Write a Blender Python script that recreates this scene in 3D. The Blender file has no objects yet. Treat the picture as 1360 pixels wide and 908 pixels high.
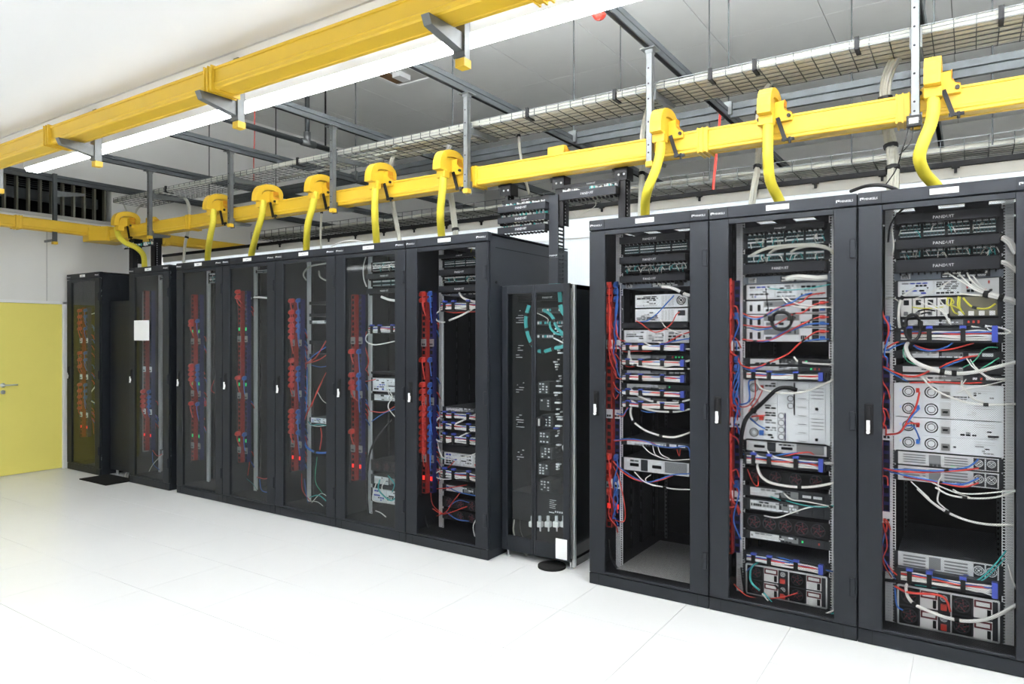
import bpy, math, random
from mathutils import Vector, Matrix
random.seed(7)
S = bpy.context.scene
COL = S.collection
# ------------------------------------------------------------------ camera
FPX, CYP, EYE, TH = 919.57, 447.22, 1.628, math.radians(33.514)
cam_d = bpy.data.cameras.new('camera'); cam = bpy.data.objects.new('camera', cam_d); COL.objects.link(cam)
cam.location = (0, 0, EYE); cam.rotation_euler = (math.pi/2, 0, TH)
cam_d.sensor_width = 36; cam_d.lens = 36*FPX/1360
cam_d.shift_y = (CYP-454)/1360
cam_d.clip_end = 60
S.camera = cam
# ------------------------------------------------------------------ world, exposure
W = bpy.data.worlds.new('world'); S.world = W; W.use_nodes = True
W.node_tree.nodes['Background'].inputs[0].default_value = (.9, .95, 1, 1)
W.node_tree.nodes['Background'].inputs[1].default_value = .2
S.view_settings.view_transform = 'Standard'; S.view_settings.look = 'None'
S.view_settings.gamma = 1; S.view_settings.use_curve_mapping = False
S.view_settings.exposure = 0.54
LAMP = 13.0        # radiance of the fluorescent lenses
ADDED_UP_LAMP = 400.0   # upper lens added to the strip luminaire to brighten the ceiling
ADDED_LOW_UP = 14.0       # upper lens of the added, unseen pendants, brightens the soffit
AISLE_LAMP = 22.0 # tubes behind the polycarbonate

# ------------------------------------------------------------------ helpers
_c, _s = math.cos(TH), math.sin(TH)
def ray(x, y):
    u = (x-680)/FPX; v = (CYP-y)/FPX
    return Vector((u*_c-_s, u*_s+_c, v))
def at(x, y, Y):                       # point of the plane Y seen at a pixel of the photograph
    r = ray(x, y); return Vector((0, 0, EYE)) + r*(Y/r.y)
def atz(x, y, Z):
    r = ray(x, y); return Vector((0, 0, EYE)) + r*((Z-EYE)/r.z)
def atx(x, y, X):
    r = ray(x, y); return Vector((0, 0, EYE)) + r*(X/r.x)

def mat(name, col, rough=.5, metal=0., noise=0., scale=30., bump=0., emit=None, coat=0., spec=.5, stretch=None):
    m = bpy.data.materials.new(name); m.use_nodes = True
    nt = m.node_tree; b = nt.nodes['Principled BSDF']
    b.inputs['Base Color'].default_value = (*col, 1); b.inputs['Roughness'].default_value = rough
    b.inputs['Metallic'].default_value = metal; b.inputs['Specular IOR Level'].default_value = spec
    if coat: b.inputs['Coat Weight'].default_value = coat
    if noise or bump:
        tc = nt.nodes.new('ShaderNodeTexCoord'); n = nt.nodes.new('ShaderNodeTexNoise')
        n.inputs['Scale'].default_value = scale; n.inputs['Detail'].default_value = 3
        src = tc.outputs['Object']
        if stretch:
            mp = nt.nodes.new('ShaderNodeMapping'); mp.inputs['Scale'].default_value = stretch
            nt.links.new(src, mp.inputs[0]); src = mp.outputs[0]
        nt.links.new(src, n.inputs['Vector'])
        if noise:
            mx = nt.nodes.new('ShaderNodeMix'); mx.data_type = 'RGBA'
            mx.inputs[6].default_value = (*[max(0, c*(1-noise)) for c in col], 1)
            mx.inputs[7].default_value = (*[min(1, c*(1+noise)) for c in col], 1)
            nt.links.new(n.outputs[0], mx.inputs[0]); nt.links.new(mx.outputs[2], b.inputs['Base Color'])
        if bump:
            bp = nt.nodes.new('ShaderNodeBump'); bp.inputs['Strength'].default_value = bump
            bp.inputs['Distance'].default_value = .002
            nt.links.new(n.outputs[0], bp.inputs['Height']); nt.links.new(bp.outputs[0], b.inputs['Normal'])
    if emit:
        b.inputs['Emission Color'].default_value = (*col, 1); b.inputs['Emission Strength'].default_value = emit
    return m

def mat_glass(name, tint, gloss=.06):
    m = bpy.data.materials.new(name); m.use_nodes = True; nt = m.node_tree
    nt.nodes.remove(nt.nodes['Principled BSDF']); out = nt.nodes['Material Output']
    t = nt.nodes.new('ShaderNodeBsdfTransparent'); t.inputs[0].default_value = (*tint, 1)
    g = nt.nodes.new('ShaderNodeBsdfGlossy'); g.inputs['Roughness'].default_value = .05
    lw = nt.nodes.new('ShaderNodeLayerWeight'); lw.inputs[0].default_value = .5
    pw = nt.nodes.new('ShaderNodeMath'); pw.operation = 'POWER'; pw.inputs[1].default_value = 5; nt.links.new(lw.outputs['Facing'], pw.inputs[0])
    fr = nt.nodes.new('ShaderNodeMath'); fr.operation = 'MULTIPLY_ADD'; fr.inputs[1].default_value = .9; fr.inputs[2].default_value = .025; nt.links.new(pw.outputs[0], fr.inputs[0])
    n = nt.nodes.new('ShaderNodeTexNoise'); n.inputs['Scale'].default_value = 2
    mx = nt.nodes.new('ShaderNodeMixShader')
    nt.links.new(fr.outputs[0], mx.inputs[0]); nt.links.new(t.outputs[0], mx.inputs[1]); nt.links.new(g.outputs[0], mx.inputs[2])
    nt.links.new(mx.outputs[0], out.inputs[0]); return m

def mat_poly(name):
    m = bpy.data.materials.new(name); m.use_nodes = True; nt = m.node_tree
    b = nt.nodes['Principled BSDF']; out = nt.nodes['Material Output']
    b.inputs['Base Color'].default_value = (.9, .92, .94, 1); b.inputs['Roughness'].default_value = .15
    tr = nt.nodes.new('ShaderNodeBsdfTranslucent'); tr.inputs[0].default_value = (.92, .95, .98, 1)
    mx = nt.nodes.new('ShaderNodeMixShader'); mx.inputs[0].default_value = .6
    n = nt.nodes.new('ShaderNodeTexNoise'); n.inputs['Scale'].default_value = 4
    nt.links.new(b.outputs[0], mx.inputs[1]); nt.links.new(tr.outputs[0], mx.inputs[2]); nt.links.new(mx.outputs[0], out.inputs[0])
    return m

M = {}
def mk(n, *a, **k): M[n] = mat(n, *a, **k)
mk('rack_metal', (.0102, .0122, .0162), .5, 0, .06, 60, spec=.22)
mk('rack_inner', (.005, .0055, .0065), .6, 0, .1, 40, spec=.15)
mk('black', (.008, .008, .009), .5, 0, .1, 60, spec=.15)
mk('panel_black', (.010, .011, .014), .45, 0, .1, 80, spec=.15)
mk('mesh_black', (.006, .006, .007), .6, 0, .1, 60, spec=.15)
mk('rubber', (.012, .012, .012), .8, 0, .1, 60, spec=.15)
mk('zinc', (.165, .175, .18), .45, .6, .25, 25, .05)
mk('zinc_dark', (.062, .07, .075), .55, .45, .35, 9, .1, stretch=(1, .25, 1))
mk('rail_zinc', (.88, .91, .96), .45, .1, .12, 90)
mk('steel', (.6, .62, .63), .3, .8, .1, 40)
mk('yellow', (.71, .455, .03), .42, 0, .05, 12)
mk('yellow_hose', (.72, .62, .05), .5, 0, .05, 40)
mk('orange_edge', (.62, .27, .01), .5, 0, .05, 40)
mk('white_paint', (.86, .87, .87), .5, 0, .02, 8)
mk('ceiling_white', (.80, .81, .80), .8, 0, .04, 3)
mk('soffit_white', (.95, .955, .955), .8, 0, .015, 2)
mk('floor_white', (.87, .88, .885), .28, 0, .012, 6)
mk('joint', (.4, .4, .4), .9, 0, .1, 20)
mk('wall_white', (.80, .80, .78), .7, 0, .02, 4)
mk('wall_grey', (.5, .5, .48), .8, 0, .05, 4)
mk('door_yellow', (.80, .71, .17), .5, 0, .02, 5)
mk('slat', (.10, .10, .075), .6, 0, .1, 20)
mk('void', (.006, .006, .007), .9, 0, .1, 10, spec=.15)
mk('cable_white', (.90, .90, .87), .45, 0, .05, 30)
mk('cable_grey', (.50, .50, .45), .5, 0, .12, 60)
mk('cable_red', (.62, .045, .03), .45, 0, .08, 40)
mk('plug_red', (.55, .035, .02), .4, 0, .08, 40)
mk('cable_blue', (.03, .14, .52), .45, 0, .08, 40)
mk('cable_teal', (.05, .42, .42), .45, 0, .08, 40)
mk('cable_green', (.08, .5, .30), .45, 0, .08, 40)
mk('cable_yellow', (.72, .68, .05), .45, 0, .08, 40)
mk('cable_black', (.012, .012, .014), .5, 0, .1, 60, spec=.15)
mk('pdu_red', (.22, .016, .012), .5, 0, .1, 40, spec=.15)
mk('pdu_blue', (.015, .015, .085), .5, 0, .1, 40, spec=.15)
mk('plug_blue', (.02, .08, .33), .4, 0, .08, 40)
mk('pdu_grey', (.22, .22, .22), .5, 0, .05, 40)
mk('paper', (.88, .89, .89), .7, 0, .01, 20)
mk('chassis', (.68, .70, .72), .45, .15, .15, 60)
mk('chassis_white', (.86, .90, .94), .4, .1, .05, 50)
mk('chassis_dark', (.032, .035, .04), .45, .2, .15, 60, spec=.15)
mk('grille', (.22, .23, .24), .5, .2, .45, 420)
mk('port', (.01, .012, .014), .4, 0, .1, 60, spec=.15)
mk('port_teal', (.03, .12, .13), .4, 0, .2, 60)
mk('switch_face', (.17, .20, .25), .4, .1, .05, 60)
mk('clip_blue', (.04, .07, .42), .4, 0, .1, 60)
mk('psu_white', (.9, .9, .9), .5, 0, .05, 60)
mk('maroon', (.12, .012, .02), .5, 0, .1, 60)
mk('purple', (.025, .02, .10), .35, 0, .1, 40)
mk('text_white', (.85, .86, .87), .5, 0, .01, 20)
mk('text_dark', (.25, .27, .3), .6, 0, .01, 20)
mk('brown', (.16, .08, .03), .6, 0, .2, 20)
mk('red_lacquer', (.35, .03, .02), .4, 0, .05, 20)
mk('olive_board', (.18, .17, .12), .6, 0, .1, 40)
mk('gloss_black', (.012, .014, .018), .12, .0, .1, 3, 0, coat=.6)
mk('aisle_beige', (.55, .54, .50), .7, 0, .04, 10)
mk('led_green', (.02, .7, .2), .4, 0, 0, 1, 0, emit=.35)
mk('led_red', (.9, .03, .02), .4, 0, 0, 1, 0, emit=1.2)
mk('led_blue', (.15, .3, .9), .4, 0, 0, 1, 0, emit=1.0)
mk('housing_grey', (.5, .5, .49), .5, 0, .03, 20)
mk('lens', (.97, .99, 1.0), .4, 0, 0, 1, 0, emit=LAMP)
mk('lens_low', (.97, .99, 1.0), .4, 0, 0, 1, 0, emit=LAMP*.62)  # downward lens of the added pendants
mk('uplens', (.97, .99, 1.0), .4, 0, 0, 1, 0, emit=ADDED_UP_LAMP)
mk('uplens_low', (.97, .99, 1.0), .4, 0, 0, 1, 0, emit=ADDED_LOW_UP)
mk('tube', (.97, .99, 1.0), .4, 0, 0, 1, 0, emit=AISLE_LAMP)
M['glass'] = mat_glass('glass', (.92, .94, .94)); M['poly'] = mat_poly('poly')

class MB:
    def __init__(s): s.v = []; s.f = []; s.m = []
    def face(s, idx, mi=0): s.f.append(idx); s.m.append(mi)
    def box(s, x0, x1, y0, y1, z0, z1, mi=0):
        b = len(s.v)
        s.v += [(x0,y0,z0),(x1,y0,z0),(x1,y1,z0),(x0,y1,z0),(x0,y0,z1),(x1,y0,z1),(x1,y1,z1),(x0,y1,z1)]
        for q in ((0,3,2,1),(4,5,6,7),(0,1,5,4),(1,2,6,5),(2,3,7,6),(3,0,4,7)): s.face([b+i for i in q], mi)
        return s
    def cbox(s, c, d, mi=0, R=None):     # centred box, optional rotation
        b = len(s.v)
        for p in ((-1,-1,-1),(1,-1,-1),(1,1,-1),(-1,1,-1),(-1,-1,1),(1,-1,1),(1,1,1),(-1,1,1)):
            q = Vector((p[0]*d[0]/2, p[1]*d[1]/2, p[2]*d[2]/2))
            if R: q = R @ q
            s.v.append(tuple(q+Vector(c)))
        for q in ((0,3,2,1),(4,5,6,7),(0,1,5,4),(1,2,6,5),(2,3,7,6),(3,0,4,7)): s.face([b+i for i in q], mi)
        return s
    def frame(s, x0, x1, z0, z1, X0, X1, Z0, Z1, y0, y1, mi=0):   # plate with a rectangular window, in XZ
        s.box(x0, X0, y0, y1, z0, z1, mi); s.box(X1, x1, y0, y1, z0, z1, mi)
        s.box(X0, X1, y0, y1, z0, Z0, mi); s.box(X0, X1, y0, y1, Z1, z1, mi); return s
    def cyl(s, p, q, r, n=12, mi=0, r2=None, cap=True):
        p = Vector(p); q = Vector(q); d = (q-p).normalized()
        a = d.orthogonal().normalized(); b = d.cross(a); r2 = r if r2 is None else r2
        k = len(s.v)
        for (c, rr) in ((p, r), (q, r2)):
            for i in range(n):
                t = 2*math.pi*i/n; s.v.append(tuple(c+a*math.cos(t)*rr+b*math.sin(t)*rr))
        for i in range(n): s.face([k+i, k+(i+1)%n, k+n+(i+1)%n, k+n+i], mi)
        if cap: s.face([k+i for i in range(n)][::-1], mi); s.face([k+n+i for i in range(n)], mi)
        return s
    def ring(s, c, ax, r0, r1, th, n=20, mi=0):   # flat annulus of thickness th along axis ax
        c = Vector(c); d = Vector(ax).normalized(); a = d.orthogonal().normalized(); b = d.cross(a); k = len(s.v)
        for i in range(n):
            t = 2*math.pi*i/n; e = a*math.cos(t)+b*math.sin(t)
            for (r, h) in ((r0,0),(r1,0),(r1,th),(r0,th)): s.v.append(tuple(c+e*r+d*h))
        for i in range(n):
            j = (i+1)%n
            for q in range(4): s.face([k+4*i+q, k+4*j+q, k+4*j+(q+1)%4, k+4*i+(q+1)%4], mi)
        return s
    def tube(s, pts, r, n=6, mi=0, smooth=4, taper=None):
        P = spline(pts, smooth) if smooth else [Vector(p) for p in pts]
        k = len(s.v); L = len(P); a = None
        for i in range(L):
            d = (P[min(i+1, L-1)]-P[max(i-1, 0)])
            d = d.normalized() if d.length > 1e-9 else Vector((0,0,1))
            if a is None: a = d.orthogonal().normalized()
            a = (a-d*a.dot(d)); a = a.normalized() if a.length > 1e-6 else d.orthogonal().normalized()
            b = d.cross(a); rr = r if taper is None else r*taper(i/(L-1))
            for j in range(n):
                t = 2*math.pi*j/n; s.v.append(tuple(P[i]+(a*math.cos(t)+b*math.sin(t))*rr))
        for i in range(L-1):
            for j in range(n): s.face([k+i*n+j, k+i*n+(j+1)%n, k+(i+1)*n+(j+1)%n, k+(i+1)*n+j], mi)
        s.face([k+j for j in range(n)][::-1], mi); s.face([k+(L-1)*n+j for j in range(n)], mi)
        return s
    def prism(s, poly, e0, e1, axis='x', mi=0):   # poly of 2-D points extruded along an axis
        n = len(poly); k = len(s.v)
        for e in (e0, e1):
            for (a, b) in poly: s.v.append((e,a,b) if axis == 'x' else ((a,e,b) if axis == 'y' else (a,b,e)))
        for i in range(n): s.face([k+i, k+(i+1)%n, k+n+(i+1)%n, k+n+i], mi)
        s.face([k+i for i in range(n)][::-1], mi); s.face([k+n+i for i in range(n)], mi); return s
    def build(s, name, mats, parent=None, label=None, cat=None, group=None, kind=None, smooth=False, bevel=0, loc=None):
        if not isinstance(mats, (list, tuple)): mats = [mats]
        if parent is not None: o0 = parent['_w']; o0 = Vector(o0)
        elif loc is not None: o0 = Vector(loc)
        else:
            xs = [p[0] for p in s.v]; ys = [p[1] for p in s.v]; zs = [p[2] for p in s.v]
            o0 = Vector(((min(xs)+max(xs))/2, (min(ys)+max(ys))/2, min(zs)))
        me = bpy.data.meshes.new(name)
        me.from_pydata([(p[0]-o0.x, p[1]-o0.y, p[2]-o0.z) for p in s.v], [], s.f)
        for m in mats: me.materials.append(M[m] if isinstance(m, str) else m)
        if len(mats) > 1: me.polygons.foreach_set('material_index', s.m)
        if smooth: me.polygons.foreach_set('use_smooth', [True]*len(me.polygons))
        me.update()
        o = bpy.data.objects.new(name, me); COL.objects.link(o)
        if parent is not None: o.parent = parent; o['_w'] = parent['_w']
        else: o.location = o0; o['_w'] = tuple(o0)
        if bevel:
            bv = o.modifiers.new('edge', 'BEVEL'); bv.width = bevel; bv.segments = 1; bv.limit_method = 'ANGLE'
        tag(o, label, cat, group, kind); return o

def tag(o, label=None, cat=None, group=None, kind=None):
    if label: o['label'] = label
    if cat: o['category'] = cat
    if group: o['group'] = group
    if kind: o['kind'] = kind
def thing(name, label, cat, loc, group=None):
    o = bpy.data.objects.new(name, None); COL.objects.link(o); o.location = loc; o['_w'] = tuple(loc)
    o.empty_display_size = .05; tag(o, label, cat, group); return o
def spline(pts, sub=4):
    P = [Vector(p) for p in pts]
    if len(P) < 3 or sub < 2: return P
    Q = [P[0]*2-P[1]]+P+[P[-1]*2-P[-2]]; out = []
    for i in range(1, len(Q)-2):
        a, b, c, d = Q[i-1:i+3]
        for k in range(sub):
            t = k/sub
            out.append(.5*((2*b)+(c-a)*t+(2*a-5*b+4*c-d)*t*t+(3*b-a-3*c+d)*t**3))
    out.append(P[-1]); return out
_txt = {}
def lettering(body, loc, size, m, parent, name='lettering', rot=(math.pi/2, 0, 0), align='CENTER', width=None):
    k = (body, size, m, align)
    if k not in _txt:
        c = bpy.data.curves.new(name, 'FONT'); c.body = body; c.size = size; c.align_x = align; c.align_y = 'CENTER'
        c.extrude = .0004; c.resolution_u = 1
        tmp = bpy.data.objects.new(name, c); me = bpy.data.meshes.new_from_object(tmp)
        bpy.data.objects.remove(tmp); bpy.data.curves.remove(c)
        me.materials.clear(); me.materials.append(M[m]); _txt[k] = me
    o = bpy.data.objects.new(name, _txt[k]); COL.objects.link(o); o.parent = parent; o['_w'] = parent['_w']
    o.location = Vector(loc)-Vector(parent['_w']); o.rotation_euler = rot
    if width: o.scale.x = width
    return o
ORD = ['topmost','second','third','fourth','fifth','sixth','seventh','eighth','ninth','tenth','eleventh','twelfth','thirteenth',
       'fourteenth','fifteenth','sixteenth','seventeenth','eighteenth','nineteenth','twentieth']
def ordn(i): return ORD[i] if i < len(ORD) else 'lower'

# ------------------------------------------------------------------ setting
F = 4.095            # plane of the rack doors
XL = -9.378          # left wall
CEIL = 5.0
fl = MB().box(XL-.3, 4.6, -3.3, 13.2, -.12, -.004).box(-9.4, 4.6, -3.3, 0, -.004, .0008).box(1.56, 4.6, 0, 4.8, -.004, .0008).box(XL, 4.6, 4.8, 13.2, -.004, .0008)
floor = fl.build('floor', ['joint'], kind='structure', loc=(0,0,0))
floor.data.materials[0] = M['floor_white']
tile_me = {}
for i in range(19):
    for j in range(8):
        x0 = max(1.56-.6*(i+1), XL); x1 = 1.56-.6*i; y0 = .6*j
        key = round(x1-x0, 3)
        if key not in tile_me:
            t = MB().box(.0012, x1-x0-.0012, .0012, .5988, -.0035, .0008)
            o = t.build('floor_tile', 'floor_white', floor, ); tile_me[key] = o.data; o.location = (x0, y0, 0)
        else:
            o = bpy.data.objects.new('floor_tile', tile_me[key]); COL.objects.link(o); o.parent = floor; o.location = (x0, y0, 0)
# ceiling of the high hall: panels with open joints below a dark deck
ceil = MB().box(XL-.3, 4.6, 2.4, 13.2, CEIL+.03, CEIL+.1).build('ceiling', 'joint', kind='structure')
seamY = 7.86; seamX0 = -.38*3.37
pm = None
for i in range(-4, 9):
    for j in range(-2, 2):
        x1 = seamX0-1.12*i; y0 = seamY+2.6*j
        if x1 > 4.6+1 or x1-1.12 < XL-1.2: continue
        if pm is None:
            c0 = Vector(ceil['_w']); o = MB().box(c0.x+.004, c0.x+1.116, c0.y+.004, c0.y+2.596, c0.z, c0.z+.03).build('ceiling_panel', 'ceiling_white', ceil); pm = o.data
        else:
            o = bpy.data.objects.new('ceiling_panel', pm); COL.objects.link(o); o.parent = ceil
        o.location = Vector((x1-1.12, y0, CEIL))-Vector(ceil['_w'])
# soffit over the walkway, with its shadow gap and edge strip
SOF = 3.105
MB().box(XL-.3, 4.6, -3.3, 2.19, SOF, CEIL+.1).box(XL-.3, 4.6, 2.204, 2.42, SOF, CEIL+.1).box(XL-.3, 4.6, 2.18, 2.21, SOF+.015, SOF+.03).build('ceiling_soffit', 'soffit_white', kind='structure')
# left wall: white lower part, louvred opening above, grey pier
wl = MB()
wl.box(XL-.2, XL, -3.3, 3.18, 0, 2.06).box(XL-.2, XL, 4.13, 13.2, 0, 3.11).box(XL-.2, XL, -3.3, 4.13, 2.06, 3.11)
wl.box(XL-.2, XL, 4.665, 13.2, 3.11, CEIL).box(XL-.2, XL, -3.3, 4.665, 3.62, CEIL).box(XL-.2, XL, -3.3, 2.4, 3.11, 3.62)
wall_left = wl.build('wall_left', 'wall_white', kind='structure')
MB().box(XL, XL+.003, 3.898, 3.904, 2.06, 3.05).build('panel_joint', 'joint', wall_left)
lv = MB().box(XL-.6, XL-.55, 2.3, 4.7, 3.0, 3.7).build('window_1', 'void', kind='structure')
MB().box(XL-.6, XL-.2, 2.3, 4.7, 3.08, 3.11).box(XL-.6, XL-.2, 2.3, 4.7, 3.62, 3.66).box(XL-.6, XL-.2, 4.66, 4.7, 3.08, 3.66).build('reveal', 'void', lv)
MB().box(XL-.01, XL+.012, 2.4, 4.68, 3.085, 3.125).build('sill', 'wall_grey', lv)
for i in range(14):
    y = 4.60-.125*i
    MB().box(XL-.09, XL-.03, y-.011, y+.011, 3.11, 3.63).build('slat', 'slat', lv)
for i in range(4):
    z = 3.50+.025*i
    MB().box(XL-.42, XL-.40, 2.4, 4.66, z, z+.006).build('rail_bar', 'zinc_dark', lv)
MB().box(XL-.4, XL-.34, 2.4, 4.66, 3.33, 3.46).build('duct', 'zinc_dark', lv)
d1 = MB().box(XL-.05, XL-.012, 3.19, 4.075, .008, 2.03).build('door_1', 'door_yellow', kind='structure')
fr = MB().box(XL-.06, XL+.012, 4.078, 4.13, 0, 2.06).box(XL-.06, XL+.012, 3.14, 4.13, 2.033, 2.065).build('door_frame', 'white_paint', d1)
hp = atx(4, 511, XL); 
h = MB().cyl((XL-.014, hp.y, 1.065), (XL+.035, hp.y, 1.065), .012, 12).cyl((XL-.014, hp.y, 1.065), (XL, hp.y, 1.065), .026, 16).tube([(XL+.035, hp.y, 1.065), (XL+.04, hp.y+.06, 1.066), (XL+.04, hp.y+.135, 1.066)], .009, 8)
h.build('door_handle', 'steel', d1, smooth=True, label='brushed steel lever handle')
MB().cyl((XL-.014, hp.y, .985), (XL+.004, hp.y, .985), .024, 16).cyl((XL+.004, hp.y, .985), (XL+.006, hp.y, .985), .01, 10).build('lock_escutcheon', 'steel', d1)
MB().box(4.5, 4.7, -3.3, 13.2, 0, CEIL).build('wall_right', 'wall_white', kind='structure')
MB().box(XL-.3, 4.7, -3.5, -3.3, 0, CEIL).build('wall_front', 'wall_white', kind='structure')
MB().box(XL-.3, 4.7, 13.0, 13.2, 0, CEIL).build('wall_back', 'wall_grey', kind='structure')

# ------------------------------------------------------------------ luminaires
def luminaire(y, x0, x1, z, label, lens_w=.11):
    t = thing('strip_luminaire', label, 'light', ((x0+x1)/2, y, z))
    w = lens_w/2
    MB().prism([(y-w-.004, z+.025), (y-w-.004, z+.075), (y-w+.004, z+.1), (y+w-.004, z+.1), (y+w+.004, z+.075), (y+w+.004, z+.025)], x0, x1).build('housing', 'housing_grey', t)
    MB().prism([(y-w+.001, z+.022), (y-w+.004, z+.010), (y-w+.014, z), (y+w-.014, z), (y+w-.004, z+.010), (y+w-.001, z+.022)], x0+.004, x1-.004).build('lens', 'lens' if y > 2.4 else 'lens_low', t, label='glowing opal lens')
    up = M['uplens'] if y > 2.4 else M['uplens_low']
    MB().box(x0+.01 if y < 2.4 else -4.0, x1-.01, y-w+.008, y+w-.008, z+.1, z+.104).build('upper_lens', up, t, label='glowing upper lens')  # upward lens added for ceiling brightness; cut short so the left stays dim
    MB().box(x0, x1, y-w, y-w+.004, z+.095, z+.118).box(x0, x1, y+w-.004, y+w, z+.095, z+.118).build('louvre_wall', 'housing_grey', t)  # side walls added to keep the upward light off the struts
    if y < 2.4:
        for i in range(8): MB().cyl((x0+.8+1.6*i, y, z+.1), (x0+.8+1.6*i, y, SOF), .004, 6).build('suspension_wire', 'zinc', t)
    else:
        for i in range(7): MB().box(x0+.8+1.5*i-.015, x0+.8+1.5*i+.015, 2.40, y-w, z+.08, z+.095).build('wall_bracket', 'white_paint', t)
    for xe in (x0, x1): MB().box(xe-.006, xe+.006, y-w-.003, y+w+.003, z+.02, z+.09).build('end_cap', 'white_paint', t)
luminaire(2.603, -6.52, 4.2, 3.0, 'long white strip luminaire beside the overhead yellow duct nearest the camera')
for yy, nm in ((.3, 'above the walkway'), (-1.6, 'behind the viewer')):  # pendants added out of view to light the rack interiors and soffit
    luminaire(yy, -8.9, 4.2, 2.72, 'white pendant strip luminaire under the soffit '+nm)

# ------------------------------------------------------------------ cold aisle enclosure behind the racks
PY = 5.32
en = thing('aisle_enclosure', 'bright translucent polycarbonate enclosure rising behind the rack tops under a black rail', 'partition', (-3, PY, 0))
def poly_panel(x0, x1, z0, z1):
    b = MB(); n = max(2, int((x1-x0)/.018))
    b.box(x0+.002, x1-.002, PY, PY+.012, z0, z1)
    for i in range(n):
        x = x0+(i+.5)*(x1-x0)/n; b.box(x-.0012, x+.0012, PY-.002, PY, z0, z1)
    b.build('polycarbonate_panel', 'poly', en)
xs = [-9.3, -8.4, -7.5, -6.9, -5.9, -4.9, -3.9, -2.95, -2.06, -1.06, -.06, .94, 2.0]
for a, b in zip(xs, xs[1:]):
    poly_panel(a, b, 1.3 if a in (-2.95,) or a < -6.95 else 2.3, 2.655)
MB().box(-9.3, 2.0, PY-.008, PY+.022, 2.475, 2.487).build('joint_strip', 'white_paint', en)
MB().box(-9.3, 2.0, PY-.01, PY+.03, 2.655, 2.725).build('fascia', 'aisle_beige', en)
MB().box(-9.3, 2.0, PY-.02, PY+.03, 2.728, 2.762).build('black_rail', 'black', en, label='black rail with small hanging clips')
for i in range(22):
    x = 1.6-.42*i
    MB().box(x-.022, x+.022, PY-.024, PY-.012, 2.715, 2.73).box(x-.008, x+.008, PY-.024, PY-.012, 2.685, 2.716).build('clip', 'black', en)
MB().box(-9.3, 2.0, PY+.03, 7.0, 2.70, 2.74).build('aisle_roof', 'aisle_beige', en)  # unseen opaque roof added to hold the tube light inside the aisle
MB().box(-9.3, 2.0, 7.0, 7.03, 0, 2.74).build('far_side', 'white_paint', en)
for i in range(8):
    x0 = -9.2+1.4*i
    MB().cyl((x0, 5.62, 2.58), (x0+1.3, 5.62, 2.58), .02, 8).build('tube_lamp', 'tube', en, label='glowing tube lamp')
    MB().cyl((x0, 5.62, 2.05), (x0+1.3, 5.62, 2.05), .02, 8).build('tube_lamp', 'tube', en)

# ------------------------------------------------------------------ overhead steel: cross beams, long beam, rods, struts
BZ = 3.505
def beam_x(k): return -.245-1.5*k
for k in range(7):
    x = beam_x(k)
    b = MB()
    for sx in (-1, 1):
        pass
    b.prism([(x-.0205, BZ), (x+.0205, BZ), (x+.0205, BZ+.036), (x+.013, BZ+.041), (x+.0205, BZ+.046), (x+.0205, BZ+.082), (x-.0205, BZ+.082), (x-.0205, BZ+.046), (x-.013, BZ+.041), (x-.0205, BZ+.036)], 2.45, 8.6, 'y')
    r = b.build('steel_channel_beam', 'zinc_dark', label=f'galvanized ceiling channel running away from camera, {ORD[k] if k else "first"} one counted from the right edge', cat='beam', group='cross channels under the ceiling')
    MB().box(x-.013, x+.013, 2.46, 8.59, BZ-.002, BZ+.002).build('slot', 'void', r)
lb = thing('long_channel_beam', 'long dark galvanized channel parallel to the racks at the ends of the cross channels', 'beam', (-3, 5.99, BZ))
for a, b in ((0, 1), (1, 2), (2, 3), (3, 4), (4, 5), (5, 6)):
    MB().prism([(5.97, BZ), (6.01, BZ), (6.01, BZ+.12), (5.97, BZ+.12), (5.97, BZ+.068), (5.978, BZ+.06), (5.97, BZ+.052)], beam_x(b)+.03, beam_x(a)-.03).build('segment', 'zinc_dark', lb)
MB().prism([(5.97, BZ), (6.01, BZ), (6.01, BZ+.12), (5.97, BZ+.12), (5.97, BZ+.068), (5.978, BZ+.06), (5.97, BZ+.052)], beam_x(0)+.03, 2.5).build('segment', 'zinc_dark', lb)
for k in range(7):
    x = beam_x(k)
    r = thing('threaded_rod', f'thin threaded rod to the far end of the {"first" if k==0 else ORD[k]} cross channel from the right', 'rod', (x+.02, 5.96, BZ+.1), 'threaded rods of the long beam')
    MB().cyl((x+.02, 5.96, BZ+.08), (x+.02, 5.96, CEIL), .007, 6).build('rod', 'zinc_dark' if k != 5 else 'black', r)
    MB().box(x-.03, x+.05, 5.94, 5.975, BZ+.02, BZ+.13).build('bracket', 'zinc', r)

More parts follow.
